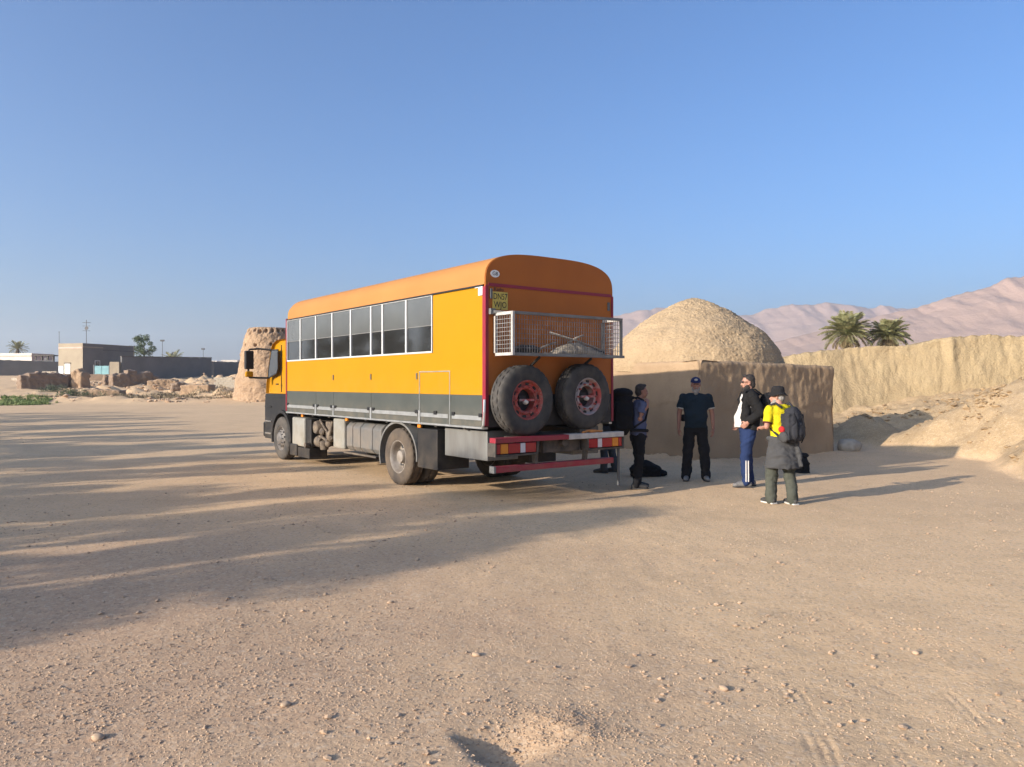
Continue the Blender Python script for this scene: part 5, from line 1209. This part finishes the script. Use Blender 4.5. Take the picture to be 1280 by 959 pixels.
    mb = MB(); loft(mb, [(0,belly*.45,zlo,.168+e*.6,.115+e+belly*.5),(0,ty(1.0)+belly*.5,1.0,.160+e,.112+e+belly*.6),(0,ty(1.1)+belly*.5,1.10,.150*wd+e,.108+e+belly*.6),(0,ty(1.2)+belly*.25,1.20,.150*wd+e,.106+e+belly*.3),(0,ty(1.3),1.30,.165*wd+e,.112+e),(0,ty(1.39),1.39,.172*wd+e,.104+e),(0,ty(1.455),1.455,.145*wd+e,.080+e*.8),(0,ty(1.5),1.49,.075,.068)])
    sl = g('sleeve', .62)
    for k in (0, 1):
        pts = [sh[k], up(k, sl*.5), up(k, sl)] if sl <= 1 else [sh[k], up(k, .55), up(k, 1), up(k, 1+(sl-1)*.5), up(k, sl)]
        rs_ = [.066, .067, .066] if sl <= 1 else [.078, .068, .060, .053, .045]
        mb.tube(pts, rs_, 14); mb.ball(Vector(pts[0])-Vector((0,0,.012)), .069, 12, 8)
        if sl > 1: mb.ball(pts[2], .061, 12, 8)
        if g('cuffm') and sl <= 1:
            a, b = Vector(up(k, sl-.05)), Vector(up(k, sl+.02)); MB().tube([a, b], [.0695, .0685], 16).build('cuff', g('cuffm'), root, smooth=True)
    link(g('topname', 'shirt'), remesh(mb, .011, 3, .011, 8, int(x*10)), top, root)
    mb = MB(); loft(mb, [(0,0,.80,.150,.118),(0,0,.88,.172,.128),(0,0,.95,.165,.124),(0,.0,1.0,.155,.118)]); tr = g('leg', (.104, .082, .070))
    for k in (0, 1):
        a = Vector(ank[k]); kn = Vector(knee[k]); h = Vector(hip[k])
        limb(mb, [h+Vector((0,0,-.02)), h.lerp(kn, .5), kn, kn.lerp(a, .5), a+Vector((0,-.005,-.02))], [tr[0], (tr[0]+tr[1])*.49, tr[1], (tr[1]+tr[2])*.5, tr[2]])
    link('trousers', remesh(mb, .011, 3, .014, 6, int(x*7)+1), g('bottom'), root)
    for k in (0, 1):
        a = ank[k]; t = .014*(1 if k else -1); mb = MB().ball((a[0], a[1]-.045, .055), (.042,.05,.05)); mb.tube([(a[0], a[1]-.05, .05), (a[0], a[1]+.05, .055), (a[0]+t, a[1]+.15, .042)], [.043, .046, .036], 12); mb.ball((a[0]+t, a[1]+.155, .04), (.043,.055,.034)); mb.ball((a[0], a[1]-.01, .085), (.046,.052,.04))
        s_ = link('shoe', remesh(mb, .009, 2), g('shoe', 'shoe'), root)
        MB().prism([(a[0]-.046, a[1]-.09), (a[0]+.046, a[1]-.09), (a[0]+.05, a[1]+.06), (a[0]+t+.042, a[1]+.17), (a[0]+t, a[1]+.208), (a[0]+t-.042, a[1]+.17), (a[0]-.05, a[1]+.06)], 2, .002, .024).build('sole', g('solem', 'shoe'), s_, bevel=.005)
    return root, hp, dict(ty=ty, sh=sh, el=el, wr=wr, ank=ank, knee=knee, S=S, rz=rz)
def child_remesh(name, root, shapes, m, vox=.011, wr=.005, ws=8, sm=2, seed=1):
    mb = MB()
    for kind, *a in shapes: getattr(mb, kind)(*a)
    return link(name, remesh(mb, vox, sm, wr, ws, seed), m, root)
def worn(name, label, cat, pr):
    """a thing worn or carried by a person: stands on its own at the same place"""
    t = thing(name, label, cat, pr.location, pr.rotation_euler.z); t.scale = pr.scale; return t
DOWN = (0, 0, -1)

# 1: man in profile with the tall black rucksack, right hand on its strap
p1, hp, J = person('man in a slate blue shirt seen in profile, carrying a tall black rucksack', 2.06, 12.49, (1, .12), 1.70, dict(
    arms=(((-.25, -.02, 1.15), (-.24, .14, .95), (0,.5,-.9), (1,0,0), (0,.9,.5)), ((.26, -.04, 1.18), (.20, .10, 1.385), (-.35,.2,.9), (-.2,-.9,.2), (-.6,.5,.2), 1.5)),
    hair='hairdark', top='tee_blue', bottom='black_cloth', feet=((-.10, .02), (.11, -.06)), shoe='shoe', skin='skintan', lean=.06, solem='shoe', leg=(.104, .080, .066)))
b1 = worn('rucksack', 'tall black rucksack on the back of the man in the slate blue shirt', 'rucksack', p1)
child_remesh('main_sack', b1, [('ball', (0,-.27,1.22), (.22,.19,.34)), ('box', (-.175,-.42,1.0), (.175,-.13,1.46)), ('ball', (0,-.27,1.5), (.19,.17,.13))], 'black_cloth', .012, .014, 7)
child_remesh('top_lid', b1, [('ball', (0,-.27,1.60), (.19,.18,.09))], 'black_cloth', .012, .01, 7)
child_remesh('lower_pocket', b1, [('ball', (0,-.42,1.08), (.15,.07,.14))], 'black_cloth', .012, .008, 7)
for s in (-1, 1):
    MB().tube([(s*.12,-.18,1.50), (s*.13,-.05,1.535), (s*.13,.08,1.47), (s*.14,.13,1.34), (s*.16,.08,1.16), (s*.16,-.14,1.02)], .017, 8).build('strap', 'black_cloth', b1, smooth=True)
child_remesh('hip_belt', b1, [('tube', [(-.17,-.18,.99), (-.205,0,.99), (-.14,.13,.98)], .028, 8), ('tube', [(.17,-.18,.99), (.205,0,.99), (.14,.13,.98)], .028, 8), ('tube', [(-.14,.13,.98), (0,.16,.98), (.14,.13,.98)], .012, 8)], 'black_cloth', .01, 0)

# 2: bearded man in a cap, facing the camera
p2, hp, J = person('bearded man in a blue cap and dark clothes, facing the camera with arms hanging', 3.20, 13.31, (-.18, -.98), 1.79, dict(
    arms=(((-.275, -.01, 1.13), (-.285, .06, .885), (0,.1,-1), (.9,-.3,0), (.3,.95,0)), ((.275, -.01, 1.13), (.285, .06, .885), (0,.1,-1), (-.9,-.3,0), (-.3,.95,0))),
    beard='hairgrey', beardlen=.018, top='tee_navy', cuffm='cuff', bottom='black_cloth', feet=((-.17, .02), (.16, .04)), shoe='shoegrey', skin='skintan', wide=1.14, belly=.035, sleeve=.68, fit=.024, leg=(.108, .09, .082)))
mb = MB(); q = MB().ball((0,0,0), (.086,.104,.085), 20, 14); vs = [hp(v[0], v[1]-.012, max(v[2], -.01)+.052) for v in q.v]; mb.add(vs, q.f); cap_ = mb.build('cap', 'cap_blue', p2, smooth=True)
MB().add([hp(px, py, pz) for px, py, pz in [(-.07,.055,.045),(-.06,.13,.035),(-.03,.165,.028),(.03,.165,.028),(.06,.13,.035),(.07,.055,.045)]] + [hp(px, py, pz+.009) for px, py, pz in [(-.07,.055,.045),(-.06,.13,.035),(-.03,.165,.028),(.03,.165,.028),(.06,.13,.035),(.07,.055,.045)]], [(5,4,3,2,1,0),(6,7,8,9,10,11)] + [(i,(i+1)%6,6+(i+1)%6,6+i) for i in range(6)]).build('visor', 'cap_blue', cap_)
q = MB().ball((0,0,0), (.03,.006,.02), 10, 6); MB().add([hp(v[0], v[1]+.090, v[2]+.085) for v in q.v], q.f).build('cap_badge', 'cuff', cap_)
hg = MB()
for s in (-1, 1):
    q = MB().ball((0,0,0), (.014,.035,.045), 10, 8); hg.add([hp(s*.073+v[0], -.03+v[1], .01+v[2]) for v in q.v], q.f)
for h_ in hg.islands(): h_.build('hair', 'hairgrey', p2, smooth=True)
wb = worn('waist_bag', 'small black bag slung at the hip of the bearded man in the cap', 'bag', p2)
child_remesh('pouch', wb, [('ball', (.20,-.07,1.06), (.075,.06,.06))], 'black_cloth', .01, .005); MB().tube([(.17,-.10,1.09), (.1,-.165,1.10), (-.1,-.165,1.10), (-.2,-.06,1.08)], .012, 8).build('strap', 'black_cloth', wb, smooth=True)

# 3: man in an open black jacket over a white shirt, facing left
p3, hp, J = person('dark haired man in an open black jacket, white shirt and navy track pants', 3.86, 12.49, (-.99, .10), 1.83, dict(
    arms=(((-.275, -.13, 1.18), (-.235, .05, 1.015), (.15,.75,-.65), (.8,-.2,.1), (0,.6,.7), 1.3), ((.27, -.08, 1.16), (.24, .10, .98), (0,.6,-.8), (-.9,0,0), (0,.8,.5))),
    hair='hairdark', hairx=(((0,-.07,-.03), (.066,.05,.06)),), beard='hairdark', beardlen=.008, glasses=True, top='tee_white', topname='shirt', bottom='track', feet=((-.09, .05), (.10, -.05)), shoe='shoegrey', wide=1.12, belly=.075, sleeve=.5, hem=.93, lean=-.03, yaw=.1, leg=(.112, .088, .066)))
ty = J['ty']; jm = MB(); loft(jm, [(0,-.045,.90,.205,.125),(0,-.05,1.0,.20,.125),(0,-.05+ty(1.15),1.15,.198,.125),(0,-.035+ty(1.3),1.30,.212,.132),(0,-.012+ty(1.39),1.39,.218,.125),(0,-.005+ty(1.455),1.455,.16,.102),(0,.0,1.50,.09,.084),(0,.0,1.535,.082,.08)])
for k in (0, 1):
    sgn = -1 if k == 0 else 1; e_, w_, s_ = J['el'][k], J['wr'][k], Vector(J['sh'][k])
    jm.tube([s_, s_.lerp(e_, .5), e_, e_.lerp(w_, .5), e_.lerp(w_, .92)], [.092, .082, .074, .064, .052], 14); jm.ball(s_, .09, 12, 8); jm.ball(e_, .075, 12, 8)
    jm.tube([(sgn*.13, .05, 1.46), (sgn*.155, .06, 1.28), (sgn*.165, .075, 1.08), (sgn*.165, .06, .93)], [.05, .072, .075, .065], 10)
link('jacket', remesh(jm, .011, 3, .011, 7, 31), 'jacket', p3)
for k, sg in ((0, -1), (1, 1)):
    a, kn = Vector(J['ank'][k]), Vector(J['knee'][k])
    for dy in (-.024, .012):
        p_, q_ = kn.lerp(a, .18), kn.lerp(a, .96); MB().bar(p_+Vector((sg*.084, dy, 0)), q_+Vector((sg*.070, dy, -.01)), .018, .016, up=(0,1,0)).build('stripe', 'tee_white', p3, bevel=.004)
q = MB().ball((0,0,0), (.006,.014,.014), 10, 6).v; MB().add([(-.118+v[0], .06+v[1], .80+v[2]) for v in q], MB().ball((0,0,0), 1, 10, 6).f).build('emblem', 'tee_white', p3)
b3 = worn('backpack', 'black backpack hanging behind the man in the black jacket', 'backpack', p3)
child_remesh('main_sack', b3, [('ball', (-.02,-.285,1.25), (.165,.12,.23)), ('box', (-.14,-.36,1.08), (.12,-.19,1.38))], 'black_cloth', .011, .012, 8); child_remesh('front_pocket', b3, [('ball', (-.02,-.39,1.18), (.12,.05,.12))], 'black_cloth', .011, .006)
for s in (-1, 1): MB().tube([(s*.11,-.20,1.43), (s*.125,-.08,1.525), (s*.13,.06,1.50), (s*.15,.125,1.36), (s*.20,.05,1.2), (s*.16,-.2,1.08)], .014, 8).build('strap', 'black_cloth', b3, smooth=True)

# 4: man in the bright yellow shirt and hat, seen from behind
p4, hp, J = person('man in a bright yellow shirt and dark bucket hat, seen from behind', 3.83, 10.82, (-.33, .94), 1.66, dict(
    arms=(((-.265, .02, 1.16), (-.20, .23, 1.13), (.3,.9,.1), (0,.2,-1), (.8,.2,.2)), ((.265, .03, 1.16), (.19, .22, 1.12), (-.3,.9,.1), (0,.2,-1), (-.8,.2,.2))),
    hair='hairgrey', beard='hairgrey', beardlen=.01, top='hi_vis', cuffm='maroon', bottom='trek', feet=((-.13, .10), (.12, -.08)), kneef=(.04, .03), shoe='shoe', solem='sole', lean=.12, wide=1.06, sleeve=.80, yaw=.75, heady=.02, headz=-.03, leg=(.112, .092, .084)))
def hat():
    mb = MB(); n = 40; pr = [(.122,.012),(.134,.0),(.136,.006),(.120,.024),(.095,.045),(.093,.075),(.086,.118),(.06,.140),(.001,.146)]
    q = MB().lathe(pr, n, caps=False); mb.add([hp(v[0]*.92, v[1]*1.05-.012, v[2]+.028-.012*math.sin(3*math.atan2(v[1], v[0]))*(math.hypot(v[0], v[1]) > .1)) for v in q.v], q.f)
    o = mb.build('hat', 'hat', p4, smooth=True); so = o.modifiers.new('s', 'SOLIDIFY'); so.thickness = .006; return o
hat()
ty = J['ty']; mb = MB(); loft(mb, [(0,.02,1.02,.185,.15),(0,.0,.96,.200,.165),(0,-.005,.85,.215,.19),(0,-.01,.72,.24,.215),(0,-.015,.60,.262,.235),(0,-.015,.55,.268,.24)], 28)
for s in (-1, 1): mb.tube([(s*.20,.05,.98), (s*.10,.17,.97), (s*.02,.19,.95), (s*.05,.20,.72)], [.035,.04,.04,.03], 10)
mb.tube([(.10,-.17,.98), (.13,-.235,.72), (.14,-.25,.58)], [.03,.035,.03], 10)
link('tied_jacket', remesh(mb, .011, 3, .022, 5.5, 12), 'grey_jacket', p4)
b4 = worn('backpack', 'dark grey backpack with a red pouch, worn by the man in yellow', 'backpack', p4)
child_remesh('main_sack', b4, [('ball', (.0,-.235,1.19), (.165,.125,.28)), ('box', (-.14,-.31,.98), (.14,-.13,1.36)), ('ball', (.0,-.22,1.36), (.13,.10,.10))], 'pack_grey', .011, .012, 8)
child_remesh('front_pocket', b4, [('ball', (.01,-.335,1.10), (.125,.06,.15))], 'pack_grey', .011, .008); child_remesh('side_pocket', b4, [('ball', (-.155,-.22,1.02), (.055,.085,.085))], 'grey_jacket', .01, .006)
child_remesh('red_pouch', b4, [('ball', (-.165,-.19,1.13), (.045,.06,.05))], 'pouch_red', .008, .004)
for s in (-1, 1): MB().tube([(s*.10+.03,-.13+.05,1.44), (s*.12,.0,1.51), (s*.13,.13,1.47), (s*.14,.19,1.36), (s*.17,.10,1.16), (s*.15,-.14,1.0)], .018, 8).build('strap', 'pack_grey', b4, smooth=True)
for x_ in (-.05, .07): MB().tube([(x_,-.30,1.40), (x_,-.385,1.22), (x_,-.395,1.05), (x_,-.33,.94)], .009, 6).build('webbing', 'black_cloth', b4, smooth=True)

# 5: the one behind the bumper, only the legs clearly seen
p5, hp, J = person('person in grey jeans standing behind the truck bumper, mostly hidden', 1.86, 14.55, (-.9, .3), 1.68, dict(
    arms=(((-.23, .08, 1.16), (-.16, .25, 1.08), (.2,.9,-.2), (.3,0,-1), (.8,.2,.2)), ((.23, .08, 1.16), (.16, .25, 1.08), (-.2,.9,-.2), (-.3,0,-1), (-.8,.2,.2))),
    hair='hairdark', top='black_cloth', bottom='jeans', feet=((-.11, .10), (.11, -.08)), shoe='shoe', lean=.10))

# bags on the ground
def ground_bag(name, label, x, y, rz, parts_):
    t = thing(name, label, 'bag', (x, y, gz(x, y)), rz)
    for nm, shapes, m in parts_: child_remesh(nm, t, shapes, m, .012, .02, 6, 2, 5)
    return t
bg1 = ground_bag('holdall', 'limp black holdall lying on the ground between the two men on the left', 2.48, 13.9, .08, [('main_bag', [('ball', (-.05,0,.13), (.30,.17,.13)), ('ball', (-.08,.0,.2), (.2,.13,.09)), ('box', (-.3,-.13,.0), (.2,.13,.14))], 'black_cloth'), ('end_flap', [('ball', (.24,-.02,.06), (.12,.09,.06))], 'black_cloth')])
MB().tube([(-.2,-.15,.14), (-.1,-.2,.2), (.08,-.2,.19), (.15,-.15,.12)], .012, 8).build('handle', 'black_cloth', bg1, smooth=True)
bg2 = ground_bag('daypack', 'small black daypack on the ground behind the man in yellow', 5.50, 14.5, .3, [('main_bag', [('ball', (0,0,.17), (.14,.12,.17)), ('box', (-.11,-.1,0), (.11,.08,.2))], 'black_cloth'), ('top_flap', [('ball', (0,.0,.32), (.13,.10,.06))], 'black_cloth')])
MB().tube([(-.06,-.1,.32), (-.07,-.17,.22), (-.06,-.13,.06)], .014, 8).build('strap', 'black_cloth', bg2, smooth=True)
